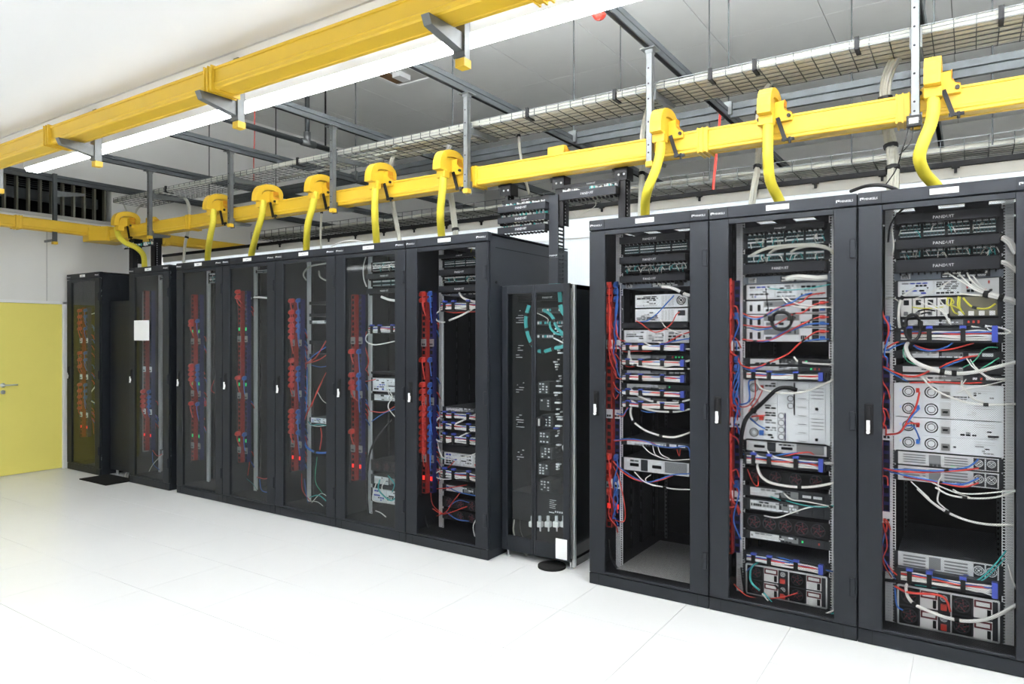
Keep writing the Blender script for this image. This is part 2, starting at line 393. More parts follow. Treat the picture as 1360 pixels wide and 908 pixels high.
def strut(x, y, z0, z1, label, group, arm_dir, arms, deco=True):
    t = thing('hanging_strut', label, 'strut', (x, y, z0), group)
    w = .0205
    b = MB().box(x-w, x+w, y-w, y-w+.0025, z0+.03, z1).box(x-w, x-w+.0025, y-w, y+w, z0+.03, z1).box(x+w-.0025, x+w, y-w, y+w, z0+.03, z1).box(x-w, x-w+.009, y+w-.0025, y+w, z0+.03, z1).box(x+w-.009, x+w, y+w-.0025, y+w, z0+.03, z1)
    b.build('channel', 'zinc', t)
    for i, z in enumerate([z0+.09+.05*j for j in (0, 1, 4, 7, 9, 11)]):
        if z < z1-.03: MB().cyl((x-.004, y-w-.0008, z), (x-.004, y-w+.001, z), .006, 8).build('bolt_hole', 'void', t)
    MB().box(x-w-.003, x+w+.003, y-w-.003, y+w+.003, z0, z0+.034).build('end_cap', 'yellow', t, label='yellow plastic end cap')
    if arm_dir > 0: MB().box(x-.05, x+.05, y-.05, y+.05, z1-.006, z1).box(x-w-.004, x+w+.004, y-w-.004, y+w+.004, z1-.03, z1).build('head_plate', 'zinc', t)
    for (za, L, hgt) in arms:
        ya = y+arm_dir*w; yb = y+arm_dir*(w+L)
        poly = [(ya, za-hgt), (ya, za), (yb, za), (yb-arm_dir*L*.08, za-hgt*.5)]
        a = MB().prism(poly, x-.02, x+.02)
        ar = a.build('cantilever_arm', 'zinc', t)
        MB().box(x-.03, x+.03, min(ya, ya+arm_dir*.008), max(ya, ya+arm_dir*.008), za-hgt-.02, za+.03).build('arm_plate', 'zinc', ar)
    return t
Y2 = 4.27; Y1 = 2.27
for k in range(6):
    strut(beam_x(k), Y2, 2.738, BZ, f'perforated steel strut over the racks, {"first" if k==0 else ORD[k]} one counted from the right edge', 'struts holding the far yellow duct', 1, [(2.80, .22, .05), (3.252, .40, .055)])
for k in range(5):
    x = beam_x(k)
    strut(x, Y1, 2.735, SOF, f'short strut carrying the near yellow duct, {"first" if k==0 else ORD[k]} one from the right', 'struts holding the near yellow duct', -1, [(2.868, .22, .075)])

# ------------------------------------------------------------------ yellow fibre ducts
def duct(name, label, x0, x1, yn, yf, z0, z1, couplers, axis='x'):
    t = thing(name, label, 'cable duct', ((x0+x1)/2, (yn+yf)/2, z0) if axis == 'x' else ((yn+yf)/2, (x0+x1)/2, z0), 'yellow fibre ducts')
    h = z1-z0; w = yf-yn
    prof = [(yn+.012, z0), (yn+.004, z0+.006), (yn+.004, z0+.02), (yn, z0+.026), (yn, z0+h*.26), (yn+.006, z0+h*.30), (yn+.006, z1-.014), (yn, z1-.012), (yn, z1), (yf, z1), (yf, z1-.012), (yf-.006, z1-.014), (yf-.006, z0+h*.30), (yf, z0+h*.26), (yf, z0+.026), (yf-.004, z0+.02), (yf-.004, z0+.006), (yf-.012, z0), (yf-.03, z0), (yf-.033, z0+.004), (yn+.033, z0+.004), (yn+.03, z0)]
    if axis == 'y': prof = prof
    MB().prism(prof, x0, x1, axis).build('trough', 'yellow', t)
    for c in couplers:
        e = .007
        outer = [(yn-e, z0-e), (yf+e, z0-e), (yf+e, z1+e), (yn-e, z1+e)]
        b = MB().prism(outer, c-.035, c+.035, axis)
        cp = b.build('coupler', 'yellow', t, bevel=.005)
        q = MB()
        for s_ in (-.03, 0, .03):
            q.prism([(yn-e-.006, z0-e-.006), (yf+e+.006, z0-e-.006), (yf+e+.006, z1+e+.002), (yn-e-.006, z1+e+.002)], c+s_-.004, c+s_+.004, axis)
        q.build('rib', 'yellow', cp)
    return t
d = duct('fibre_duct', 'yellow fibre duct nearest the camera, running under the white soffit', -9.0, 4.0, 2.075, 2.215, 2.878, 2.985, [at(62, 195, 2.07).x, at(277, 118, 2.07).x, at(697, 3, 2.07).x])
D2n, D2f, D2b, D2t = 4.325, 4.455, 2.805, 2.945
d2 = duct('fibre_duct', 'yellow fibre duct above the racks with arched hose outlets', -8.75, 2.5, D2n, D2f, D2b, D2t, [at(249, 291, 4.32).x, at(933, 178, 4.32).x, at(1199, 137, 4.32).x, at(628, 233, 4.32).x])
d3 = duct('fibre_duct', 'yellow fibre duct running along the left wall below the louvres', 1.5, 8.0, -9.13, -9.0, 2.87, 3.0, [atx(20, 295, -9.1).y, 5.2], 'y')
MB().prism([(-9.14, 4.2), (-8.99, 4.2), (-8.75, 4.3), (-8.75, 4.48), (-8.99, 4.6), (-9.14, 4.6)], D2b-.006, D2t+.03, 'z').build('tee_piece', 'yellow', d3, bevel=.006)
for (px, py) in ((133, 301), (137, 315), (152, 319)):
    p = atx(px, py, -8.99); MB().cyl((-8.99, p.y, p.z), (-8.98, p.y, p.z), .008, 8).build('knob', 'black', d3)
p = atx(60, 240, -9.0)
t = thing('hanging_strut', 'steel strut with arms in front of the louvred opening by the left wall', 'strut', (-9.05, 3.92, 2.8))
MB().box(-9.07, -9.03, 3.83, 3.87, 2.74, 3.56).build('channel', 'zinc_dark', t)
MB().box(-9.045, -9.04, 3.87, 4.18, 3.36, 3.365).prism([(3.87, 3.29), (3.87, 3.36), (4.18, 3.38), (4.18, 3.35)], -9.05, -9.04).build('cantilever_arm', 'zinc', t)
MB().box(-9.3, -9.05, 3.84, 3.86, 2.765, 2.79).build('lower_arm', 'zinc', t)
MB().box(-9.075, -9.025, 3.825, 3.875, 2.725, 2.755).build('end_cap', 'yellow', t, label='yellow plastic end cap')

# ------------------------------------------------------------------ hose outlets and hoses
def spout(px, py, nm):
    x = at(px, py, 4.27).x
    t = thing('hose_outlet', f'yellow arched hose outlet on the duct above the {nm}', 'hose outlet', (x, 4.27, D2t-.03), 'arched hose outlets on the far duct')
    zt = D2t
    # saddle with sloping shoulders over the near wall of the duct
    sil = [(x-.10, zt-.04), (x-.10, zt+.004), (x-.08, zt+.012), (x-.062, zt+.03), (x-.056, zt+.075), (x+.056, zt+.085), (x+.06, zt+.035), (x+.08, zt+.014), (x+.10, zt+.006), (x+.10, zt-.04)]
    MB().prism(sil, D2n-.02, D2n+.035, 'y').build('saddle', 'yellow', t, bevel=.004)
    e = MB()
    for a, b in zip(sil[5:8], sil[6:9]): e.prism([a, b, (b[0]-.004, b[1]+.004), (a[0]+.006, a[1]+.002)], D2n-.022, D2n+.036, 'y')
    e.build('edge', 'orange_edge', t)
    path = [(4.40, zt+.02), (4.40, zt+.075), (4.375, zt+.098), (4.33, zt+.105), (4.27, zt+.10), (4.225, zt+.08), (4.205, zt+.04), (4.20, zt-.02)]
    P = spline([(0, a, b) for a, b in path], 3); n = len(P); b = MB(); hw = .038
    ins = []
    for i in range(n):
        dd = (P[min(i+1, n-1)]-P[max(i-1, 0)]).normalized(); nn = Vector((0, -dd.z, dd.y)); ins.append(P[i]+nn*(-.055 if i > 2 else -.05))
    poly = [(p.y, p.z) for p in P]+[(p.y, p.z) for p in reversed(ins)]
    for q in range(n-1):
        b.prism([(P[q].y, P[q].z), (P[q+1].y, P[q+1].z), (ins[q+1].y, ins[q+1].z), (ins[q].y, ins[q].z)], x-.06, x+.016)
    b.prism([(4.395, zt+.02), (4.395, zt+.072), (4.37, zt+.094), (4.33, zt+.10), (4.272, zt+.095), (4.23, zt+.076), (4.212, zt+.04), (4.207, zt-.02), (4.26, zt-.03), (4.31, zt)], x-.055, x+.004)
    b.build('arch', 'yellow', t)
    MB().box(x-.062, x+.018, 4.192, 4.262, zt-.075, zt-.02).build('collar', 'yellow', t, bevel=.004)
    for dx in (.085, -.085): MB().cyl((x+dx, D2n-.034, zt-.012), (x+dx, D2n-.02, zt-.012), .011, 10).build('knob', 'black', t)
    R = Matrix.Rotation(-.35, 3, 'Y')
    MB().cbox((x+.045, D2n-.03, zt-.09), (.022, .012, .15), 0, Matrix.Rotation(-.30, 3, 'Y')).box(x+.045, x+.115, D2n-.03, D2n-.018, D2b-.02, D2b-.004).cyl((x+.09, D2n-.024, D2b-.035), (x+.09, D2n-.024, D2b), .008, 8).build('clamp_bracket', 'black', t)
    return x
def hose(pts, nm, x0):
    P = [at(a, b, y) for a, b, y in pts]
    h = thing('corrugated_hose', f'yellow corrugated hose dropping from the duct into the {nm}', 'hose', P[-1], 'yellow hoses into the racks')
    Q = spline(P, 14); b = MB()
    r = .0315; k = 0; acc = 0; idx = [0]
    m = MB(); n = 12; pts2 = []
    # resample at 6 mm and alternate the radius
    L = 0; last = Q[0]; pts2.append(Q[0])
    for q in Q[1:]:
        while (q-last).length > .007:
            last = last+(q-last).normalized()*.007; pts2.append(last.copy())
    m.tube(pts2, r, n, 0, 0, taper=lambda u, c=[0]: 1.0 if (int(round(u*(len(pts2)-1))) % 2) else .93)
    m.build('hose', 'yellow_hose', h, smooth=True)
RK = dict(A='rack beside the yellow door', B='rack with the paper sheet', L1='first rack right of the paper', L2='second rack right of the paper',
          L3='third rack right of the paper', L4='fourth rack right of the paper', L5='rack left of the narrow cabinet',
          R1='rack right of the narrow cabinet', R2='middle rack of the big trio', R3='rack at the right edge')
HS = dict(
 R3=((1246, 100), [(1237,112,4.225),(1240,140,4.22),(1236,165,4.21),(1226,190,4.20),(1221,210,4.22),(1228,230,4.30),(1243,247,4.4),(1252,262,4.45)]),
 R2=((1026, 140), [(1020,150,4.225),(1020,180,4.22),(1020,210,4.22),(1023,240,4.28),(1034,264,4.38),(1042,282,4.42)]),
 R1=((884, 165), [(877,175,4.225),(877,200,4.22),(871,225,4.21),(861,250,4.22),(857,268,4.3),(857,286,4.38),(858,300,4.4)]),
 L5=((596, 218), [(589,225,4.225),(588,250,4.22),(585,280,4.25),(586,308,4.35),(588,325,4.4)]),
 L4=((505, 234), [(499,240,4.225),(498,265,4.22),(498,290,4.25),(500,318,4.35),(501,335,4.4)]),
 L3=((424, 248), [(419,254,4.225),(415,275,4.22),(409,298,4.25),(407,325,4.35),(407,340,4.4)]),
 L2=((354, 260), [(349,266,4.225),(348,285,4.22),(342,306,4.25),(335,332,4.35),(333,345,4.4)]),
 L1=((288, 272), [(283,278,4.225),(283,295,4.22),(279,315,4.25),(276,338,4.35),(276,352,4.4)]),
 B=((165, 296), [(155,302,4.225),(158,314,4.21),(168,323,4.22),(180,328,4.28),(190,338,4.38),(192,352,4.42),(192,362,4.45)]))
for k_, (sp, hp_) in HS.items():
    x_ = spout(sp[0], sp[1], RK[k_]); 
    hose(hp_, RK[k_], x_)
# two outlets on the far wall of the duct, seen from behind
for (px, py, lab) in ((742, 193, 'yellow hooded outlet on the back of the far duct above the hanging patch frame'), (203, 285, 'yellow hooded outlet on the back of the far duct by the louvres')):
    p = at(px, py, 4.47); x = p.x
    t = thing('hose_outlet', lab, 'hose outlet', (x, 4.47, D2t-.03))
    pr = [(4.42, D2t), (4.42, D2t+.085), (4.47, D2t+.095), (4.55, D2t+.03), (4.56, D2t-.04), (4.46, D2t-.04)]
    MB().prism(pr, x-.07, x+.07).build('hood', 'yellow', t, bevel=.006)
    MB().prism([(4.45, D2t-.02), (4.45, D2t+.06), (4.50, D2t+.065), (4.54, D2t+.02)], x+.068, x+.076).build('mouth', 'orange_edge', t)

# ------------------------------------------------------------------ wire baskets and grey bundles
def basket(label, x0, x1, yn, yf, zb, h, pitch, wire=.0022):
    t = thing('wire_basket', label, 'cable tray', ((x0+x1)/2, yn, zb))
    b = MB(); n = int((x1-x0)/pitch)
    for i in range(n+1):
        x = x0+pitch*i
        b.box(x-wire, x+wire, yn-wire, yn+wire, zb, zb+h).box(x-wire, x+wire, yf-wire, yf+wire, zb, zb+h).box(x-wire, x+wire, yn, yf, zb-wire, zb+wire)
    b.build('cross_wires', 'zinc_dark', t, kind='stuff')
    c = MB(); m = max(3, int((yf-yn)/.06))
    for j in range(m+1):
        y = yn+(yf-yn)*j/m; c.box(x0, x1, y-wire, y+wire, zb, zb+2*wire)
    for y in (yn, yf): c.box(x0, x1, y-wire, y+wire, zb+h-2*wire, zb+h).box(x0, x1, y-wire, y+wire, zb+h*.45, zb+h*.45+wire*1.5)
    c.build('long_wires', 'zinc', t, kind='stuff')
    return t
xe = at(150, 268, 4.33).x
basket('galvanized wire basket tray above the far yellow duct, full of pale cables', xe, 2.4, 4.335, 4.735, 3.258, .052, .1)
cb = MB(); random.seed(3)
for i in range(22):
    y = 4.355+.36*(i % 12)/11.+random.uniform(-.006, .006); z = 3.275+(.017 if i >= 12 else 0)
    xa = xe-.02 if i in (0, 12) else random.choice([-5.2, -4.2, -3.4, -3.1, -2.7]) if i % 12 < 9 else random.choice([-6, -4.5])
    pts = [(xa+(2.4-xa)*q/14, y+random.uniform(-.008, .008), z+random.uniform(-.003, .004)) for q in range(15)]
    cb.tube(pts, .0155 if i else .017, 6, 0, 2)
cb.build('tray_cables', 'cable_grey', label='pale grey cables lying along the upper wire basket', cat='cables', kind='stuff', smooth=True)
for i, (px, py) in enumerate(((220, 240), (395, 215), (440, 202), (700, 164), (816, 150), (943, 103), (1002, 98), (1138, 92), (1330, 55))):
    p = at(px, py, 4.33)
    MB().box(p.x-.012, p.x+.012, 4.322, 4.34, 3.25, 3.32).box(p.x-.012, p.x+.012, 4.322, 4.42, 3.246, 3.254).build('cable_tie', 'black', label=f'black strap around the wire basket, {ordn(8-i) if i<8 else "first"} one counted from the right edge', cat='strap', group='straps on the upper wire basket')
C_Y = 6.5
zc = EYE+.226*C_Y
basket('dusty far wire basket tray just above the black enclosure rail', -9.0, 2.4, C_Y, C_Y+.4, zc, .1, .16, .003)
cb = MB()
for i in range(10):
    pts = [(-8.9+11.2*q/16, C_Y+.03+.035*i+random.uniform(-.015, .015), zc+.03+random.uniform(-.012, .02)) for q in range(17)]
    cb.tube(pts, .02, 5, 0, 2)
cb.build('tray_cables', 'cable_grey', label='grey cables lying in the far wire basket', cat='cables', kind='stuff', smooth=True)
for i, px in enumerate((824, 942, 1131, 1228, 1318)):
    p = at(px, 200, C_Y-.05)
    MB().cyl((p.x, C_Y-.05, zc), (p.x, C_Y-.05, CEIL), .006, 6).build('threaded_rod', 'zinc_dark', label=f'thin rod down to the far wire basket, {["fifth","fourth","third","second","first"][i]} from the right edge', cat='rod', group='rods of the far wire basket')

def bundle_mesh(P, R, n, r, sub=5, sides=5, seed=0, ms=1):
    rnd = random.Random(seed); Q = spline(P, sub); b = MB(); a = None; offs = []
    for i in range(n):
        g = math.sqrt((i+.5)/n)*(R-r); th = i*2.39996; offs.append((g*math.cos(th), g*math.sin(th)))
    lines = [[] for _ in range(n)]; L = len(Q)
    for i in range(L):
        dd = (Q[min(i+1, L-1)]-Q[max(i-1, 0)]).normalized()
        if a is None: a = dd.orthogonal().normalized()
        a = (a-dd*a.dot(dd)).normalized(); c = dd.cross(a); tw = i*.06
        for k in range(n):
            u, v = offs[k]; u, v = u*math.cos(tw)-v*math.sin(tw), u*math.sin(tw)+v*math.cos(tw)
            lines[k].append(Q[i]+a*u+c*v)
    for k in range(n): b.tube(lines[k], r, sides, k % ms, 0)
    return b, Q
def grey_bundle(pts, R, lab, ties=(), mat_='cable_grey', n=None):
    P = [at(a, b, y) for a, b, y in pts]
    t = thing('cable_bundle', lab, 'cables', P[-1], 'cable bundles from the wire basket')
    n = n or max(5, int(R/.003)); b, Q = bundle_mesh(P, R, n, R*1.05/math.sqrt(n)+.0005, 6)
    b.build('strands', mat_, t, smooth=True)
    for u in ties:
        i = int(u*(len(Q)-2)); dd = (Q[i+1]-Q[i]).normalized()
        MB().cyl(Q[i]-dd*.011, Q[i]+dd*.011, R*1.1, 10).build('cable_tie', 'black', t)
    return t
grey_bundle([(1196,68,4.66),(1183,90,4.64),(1176,118,4.6),(1178,160,4.6),(1184,200,4.58),(1186,228,4.55),(1186,250,4.5),(1187,262,4.5)], .036, 'thick pale cable bundle dropping into the '+RK['R3'], (.36, .58, .72), n=16)
grey_bundle([(1030,100,4.66),(1016,122,4.64),(1008,150,4.6),(1008,190,4.6),(1006,222,4.58),(1001,250,4.5),(998,276,4.5)], .024, 'pale cable bundle dropping into the '+RK['R2'], (.35, .7))
grey_bundle([(872,118,4.66),(862,140,4.64),(854,175,4.6),(853,215,4.58),(852,240,4.55),(850,285,4.5),(850,298,4.5)], .022, 'pale cable bundle dropping into the '+RK['R1'], (.63,))
grey_bundle([(612,184,4.7),(598,194,4.66),(594,215,4.6),(597,245,4.58),(601,275,4.55),(605,305,4.5),(606,320,4.5)], .028, 'pale cable bundle dropping into the '+RK['L5'], (.55, .86))
grey_bundle([(532,205,4.7),(522,210,4.66),(517,235,4.6),(520,262,4.58),(525,290,4.55),(530,316,4.5),(531,330,4.5)], .025, 'pale cable bundle dropping into the '+RK['L4'], (.5,))
grey_bundle([(430,235,4.66),(428,262,4.6),(427,286,4.6),(426,310,4.55),(427,335,4.5)], .013, 'thin pale cable bundle dropping into the '+RK['L3'], (.5,))
grey_bundle([(238,261,4.7),(247,265,4.66),(252,280,4.6),(250,305,4.58),(246,325,4.55),(244,348,4.5),(244,358,4.5)], .021, 'pale cable bundle dropping into the '+RK['L1'], (.62,))
grey_bundle([(690,168,4.7),(689,184,4.6),(691,205,4.6),(697,235,4.6),(703,258,4.56)], .014, 'thin pale cable bundle dropping behind the hanging patch frame', (.25,))
grey_bundle([(163,268,4.7),(168,280,4.66),(172,295,4.6),(176,312,4.55)], .012, 'thin pale cable pair hanging from the left end of the wire basket', (), n=3)
grey_bundle([(192,270,4.8),(182,278,4.75),(179,292,4.7),(180,312,4.65)], .014, 'curved pale cable behind the duct near the louvres', (), n=4)

# ------------------------------------------------------------------ ceiling bits
p = atz(532, 98, CEIL)
t = thing('ceiling_hatch', 'square white framed open hatch in the ceiling beside the strip luminaire', 'hatch', (p.x, p.y, CEIL-.02))
MB().box(p.x-.32, p.x+.32, p.y-.32, p.y-.26, CEIL-.025, CEIL+.002).box(p.x-.32, p.x+.32, p.y+.26, p.y+.32, CEIL-.025, CEIL+.002).box(p.x-.32, p.x-.26, p.y-.26, p.y+.26, CEIL-.025, CEIL+.002).box(p.x+.26, p.x+.32, p.y-.26, p.y+.26, CEIL-.025, CEIL+.002).build('frame', 'white_paint', t)
MB().box(p.x-.26, p.x+.26, p.y-.26, p.y+.26, CEIL-.006, CEIL-.001).build('opening', 'wall_grey', t)
MB().box(p.x-.25, p.x-.1, p.y-.25, p.y+.2, CEIL-.02, CEIL-.004).build('pipe_cover', 'brown', t)
MB().box(p.x-.05, p.x+.08, p.y-.1, p.y+.1, CEIL-.07, CEIL-.004).build('junction_box', 'white_paint', t)
p = at(796, 22, 4.0)
t = thing('alarm_dome', 'small dark red alarm dome under the ceiling channel by the luminaire', 'alarm', (p.x, 4.0, p.z-.03))
b = MB(); 
for i in range(5):
    a0 = math.pi/2*i/5; a1 = math.pi/2*(i+1)/5
    b.cyl((p.x, 4.0, p.z+.035-.06*math.sin(a0)), (p.x, 4.0, p.z+.035-.06*math.sin(a1)), .05*math.cos(a0), 16, 0, .05*math.cos(a1)+.0005, cap=(i == 4))
b.build('dome', 'red_lacquer', t, smooth=True)
MB().cyl((p.x, 4.0, p.z+.035), (p.x, 4.0, p.z+.06), .045, 16).build('base', 'red_lacquer', t)
MB().box(p.x-.01, beam_x(1)+.01, 3.99, 4.01, p.z+.06, p.z+.066).build('bracket', 'zinc', t)
p = atz(408, 190, 4.1)
t = thing('conduit_pipe', 'grey conduit pipe with a tee fitting hanging above the left channels', 'pipe', (p.x, p.y, 4.07))
MB().cyl((p.x, 3.2, 4.1), (p.x, p.y+.5, 4.1), .035, 12).build('pipe', 'zinc_dark', t, smooth=True)
MB().cyl((p.x, p.y, 4.1), (p.x, p.y, CEIL), .03, 12).build('riser', 'zinc_dark', t, smooth=True)
MB().cyl((p.x, p.y-.09, 4.1), (p.x, p.y+.12, 4.1), .046, 12).cyl((p.x, p.y, 4.1), (p.x, p.y, 4.24), .043, 12).build('tee_fitting', 'zinc', t, smooth=True)
MB().cyl((p.x+.0, p.y+.3, 4.1), (p.x, p.y+.3, CEIL), .012, 8).build('hanger_rod', 'black', t)
P = [at(957, 146, 5.9), at(955, 170, 5.9), at(952, 200, 5.9), at(949, 230, 5.9), at(947, 254, 5.9)]
MB().tube(P, .012, 6).build('red_strap', 'cable_red', label='orange red strap hanging from a channel end behind the far duct', cat='strap')
P = [at(280, 195, 5.5), at(280.5, 215, 5.5), at(281, 235, 5.5)]
P = [Vector((at(338,180,5.2).x, 5.2, CEIL)), at(338, 180, 5.2), at(337, 205, 5.2), at(337, 240, 5.2)]
MB().tube(P, .006, 6).build('hanging_string', 'cable_red', label='thin dark red cord hanging through the wire basket over the left racks', cat='cord')
MB().tube([at(1130, 254, 4.45), at(1150, 247, 4.35), at(1172, 246, 4.3), at(1192, 252, 4.3)], .010, 8).build('black_cable', 'cable_black', label='black cable arching over the roofs of the two racks at the right', cat='cable', smooth=True)
MB().tube([at(440, 327, 4.3), at(455, 321, 4.25), at(470, 319.5, 4.25), at(490, 322.5, 4.3)], .006, 6).build('white_cable', 'cable_white', label='white cable lying across the rack roofs below the black rail', cat='cable', smooth=True)
# temperature display on the first strut
xs_ = beam_x(0)
p0 = at(1204, 170, Y2-.03); p1 = at(1224, 152, Y2-.03)
t = thing('sensor_display', 'small black sensor display with white screen strapped to a strut', 'display', (xs_, Y2-.03, p0.z))
MB().box(p0.x, p1.x, Y2-.045, Y2-.022, p0.z, p1.z).build('housing', 'black', t, bevel=.003)
MB().box(p0.x+.012, p1.x-.014, Y2-.0465, Y2-.045, p0.z+.016, p1.z-.014).build('screen', 'paper', t)
lettering('OT  J2', ((p0.x+p1.x)/2, Y2-.047, (p0.z+p1.z)/2+.006), .02, 'text_dark', t)
MB().tube([(p0.x+.01, Y2-.035, p0.z), at(1203, 185, 4.22), at(1198, 200, 4.24), at(1190, 225, 4.3), at(1175, 247, 4.35)], .0035, 6).tube([(p0.x+.03, Y2-.035, p0.z), at(1212, 180, 4.22), at(1207, 192, 4.23), at(1194, 206, 4.25)], .003, 6).build('lead', 'cable_black', t, smooth=True)

# ================================================================== RACKS
HT = 2.394; RW = .8; YD = F+.17          # YD: plane of the 19-inch mounting faces
BK = F+1.2
RX = dict(A=-9.307, B=-7.855, L1=-6.921, L2=-6.121, L3=-5.321, L4=-4.521, L5=-3.721, R1=-2.103, R2=-1.303, R3=-.503)
MESHED = ('L5', 'R1', 'R2', 'R3')
YDL = {k: (F+.17 if k[0] == 'R' else F+.27) for k in RX}
rail_me = {}
def rail_bm(x_in, sgn, y, z0, z1, fine):
    b = MB(); a0, a1 = x_in, x_in+sgn*.0045; c0, c1 = x_in+sgn*.0145, x_in+sgn*.019
    L = lambda p, q: (min(p, q), max(p, q))
    b.box(*L(a0, a1), y, y+.002, z0, z1).box(*L(c0, c1), y, y+.002, z0, z1)
    z = z0; p = .01481 if fine else .01481*3
    while z < z1-.01:
        b.box(*L(a1, c0), y, y+.002, z, z+.005); z += .01481
    # perforated outer web: two columns of small openings
    w0 = c1; 
    for q in range(4):
        u0 = w0+sgn*.0085*q; b.box(*L(u0, u0+sgn*.004), y+.001, y+.003, z0, z1)
    z = z0
    while z < z1-.01:
        b.box(*L(w0, w0+sgn*.0295), y+.001, y+.003, z, z+.0122); z += .01481
    b.box(*L(c1+sgn*.0295, c1+sgn*.032), y+.001, y+.05, z0, z1)
    return b
def rack(k, label, badges=True):
    x0 = RX[k]; x1 = x0+RW; xc = x0+.4; yd = YDL[k]
    t = thing('server_rack', label, 'server rack', (xc, F, 0), 'black server racks')
    e = .0022
    MB().box(x0+e, x1-e, F+.004, F+.03, .0025, .0755).box(x0+e, x1-e, F+.03, BK, .004, .07).build('plinth', 'rack_metal', t, bevel=.002)
    for xx in (x0+.07, x1-.07): MB().box(xx-.0012, xx+.0012, F+.003, F+.006, .006, .0755).build('plinth_joint', 'void', t)
    MB().box(x0+e, x1-e, F, F+.045, 2.327, HT).build('header', 'rack_metal', t, bevel=.003)
    # roof with cable slots
    r = MB(); slots = [(x0+.115, x0+.225), (x0+.345, x0+.475), (x0+.59, x0+.715)]
    y0, ya, yb, y1 = F+.045, F+.48, F+.75, BK
    r.box(x0+e, x1-e, y0, ya, 2.386, HT-.002).box(x0+e, x1-e, yb, y1, 2.386, HT-.002)
    pv = x0+e
    for a, b in slots: r.box(pv, a, ya, yb, 2.386, HT-.002); pv = b
    r.box(pv, x1-e, ya, yb, 2.386, HT-.002); r.build('roof', 'rack_metal', t)
    s_ = MB(); s_.box(x0+e, x0+.014, F+.03, BK, .07, 2.372).box(x1-.014, x1-e, F+.03, BK, .07, 2.372)
    # recessed side panel seams on the outside
    s_.build('side_panel', 'rack_metal', t)
    MB().box(x0+.014, x1-.014, BK-.02, BK-.005, .07, 2.372).build('back_panel', 'rack_inner', t)
    MB().box(x0+.014, x1-.014, F+.03, BK-.02, .07, .082).build('base_plate', 'rack_inner', t)
    u = MB()
    for (xx, yy) in ((x0+.03, F+.42), (x0+.03, F+.62), (x0+.03, F+.80), (x0+.05, F+1.0), (x1-.05, F+1.0)):
        u.box(xx-.012, xx+.012, yy-.003, yy, .08, 2.37)
        for i in range(24): u.box(xx-.004, xx+.004, yy-.0045, yy-.002, .15+.092*i, .20+.092*i, 1)
    u.build('inner_upright', ['rack_inner', 'chassis_dark'], t, kind='stuff')
    for sx in (-1, 1):
        rail_bm(xc+sx*.2335, sx, yd, .085, 2.335, True).build('mounting_rail', 'rail_zinc', t)
    for sx in (-1, 1):
        b = MB(); xx = xc+sx*.2335
        b.box(min(xx, xx+sx*.02), max(xx, xx+sx*.02), F+.98, F+.984, .085, 2.335)
        for i in range(72): b.box(min(xx+sx*.003, xx+sx*.012), max(xx+sx*.003, xx+sx*.012), F+.977, F+.98, .1+.031*i, .114+.031*i, 1)
        b.build('rear_rail', ['zinc_dark', 'void'], t)
    # door
    X0, X1, Z0, Z1 = x0+.117, x0+.684, .096, 2.291
    dr = MB().frame(x0+.004, x1-.004, .081, 2.321, X0, X1, Z0, Z1, F, F+.024).build('door', 'rack_metal', t, bevel=.0025)
    if k in MESHED:
        p, w = .0099, .00042
        b = MB(); W_, H_ = X1-X0, Z1-Z0; yy = F+.01
        def seg(a, c):
            a = Vector((a[0], 0, a[1])); c = Vector((c[0], 0, c[1])); d = (c-a).normalized(); n_ = Vector((-d.z, 0, d.x))*w
            i = len(b.v)
            for pt in (a-n_, c-n_, c+n_, a+n_): b.v.append((X0+pt.x, yy, Z0+pt.z))
            b.face([i, i+1, i+2, i+3])
        kk = -int(H_/p)-1
        while kk*p < W_:
            c = kk*p
            # x - z = c
            xa = max(0, c); xb = min(W_, c+H_)
            if xb > xa: seg((xa, xa-c), (xb, xb-c))
            # (W-x) - z = c
            if xb > xa: seg((W_-xa, xa-c), (W_-xb, xb-c))
            kk += 1
        b.build('perforated_sheet', 'mesh_black', dr, kind='stuff')
    else:
        MB().box(X0-.005, X1+.005, F+.012, F+.016, Z0-.005, Z1+.005).build('glass_pane', 'glass', dr)
    hx = x0+.055
    h = MB().box(hx-.02, hx+.02, F-.006, F, 1.112, 1.274).box(hx-.012, hx+.012, F-.016, F-.006, 1.165, 1.262)
    hh = h.build('door_handle', 'black', dr, bevel=.003)
    MB().box(hx-.010, hx+.006, F-.020, F-.008, 1.135, 1.188).cyl((hx-.002, F-.012, 1.126), (hx-.002, F-.024, 1.126), .009, 10).build('lock_lever', 'white_paint', hh, label='white lock lever')
    for z in (.29, 1.18, 2.10):
        MB().box(x1-.036, x1-.009, F-.012, F+.002, z-.05, z+.05).build('hinge', 'rack_metal', dr, bevel=.003)
    for sx, xa in ((0, x0+.004), (1, x1-.112)):
        bd = MB().box(xa, xa+.108, F-.002, F+.001, 2.334, 2.389).build('badge', 'rack_metal', t)
        MB().box(xa+.008, xa+.026, F-.0032, F-.002, 2.362, 2.366).box(xa+.008, xa+.013, F-.0032, F-.002, 2.352, 2.366).box(xa+.017, xa+.026, F-.0032, F-.002, 2.357, 2.366).build('emblem', 'text_white', bd)
        lettering('MINKELS', (xa+.06, F-.0026, 2.357), .0165, 'text_white', bd)
        MB().box(xa+(.108 if sx == 0 else -.002), xa+(.110 if sx == 0 else 0), F-.0022, F+.001, 2.33, 2.392).build('joint', 'void', bd)
    MB().box(x0+.33, x0+.455, F-.0022, F, 2.347, 2.377).build('name_label', 'paper', t, label='white paper label')
    lettering({'R3': 'HLJ07.B.12', 'R2': 'HLJ07.B.11', 'R1': 'HLJ07.B.10'}.get(k, 'HLJ07.B'), (x0+.3925, F-.0026, 2.362), .013, 'text_dark', t)
    return t
RT = {}
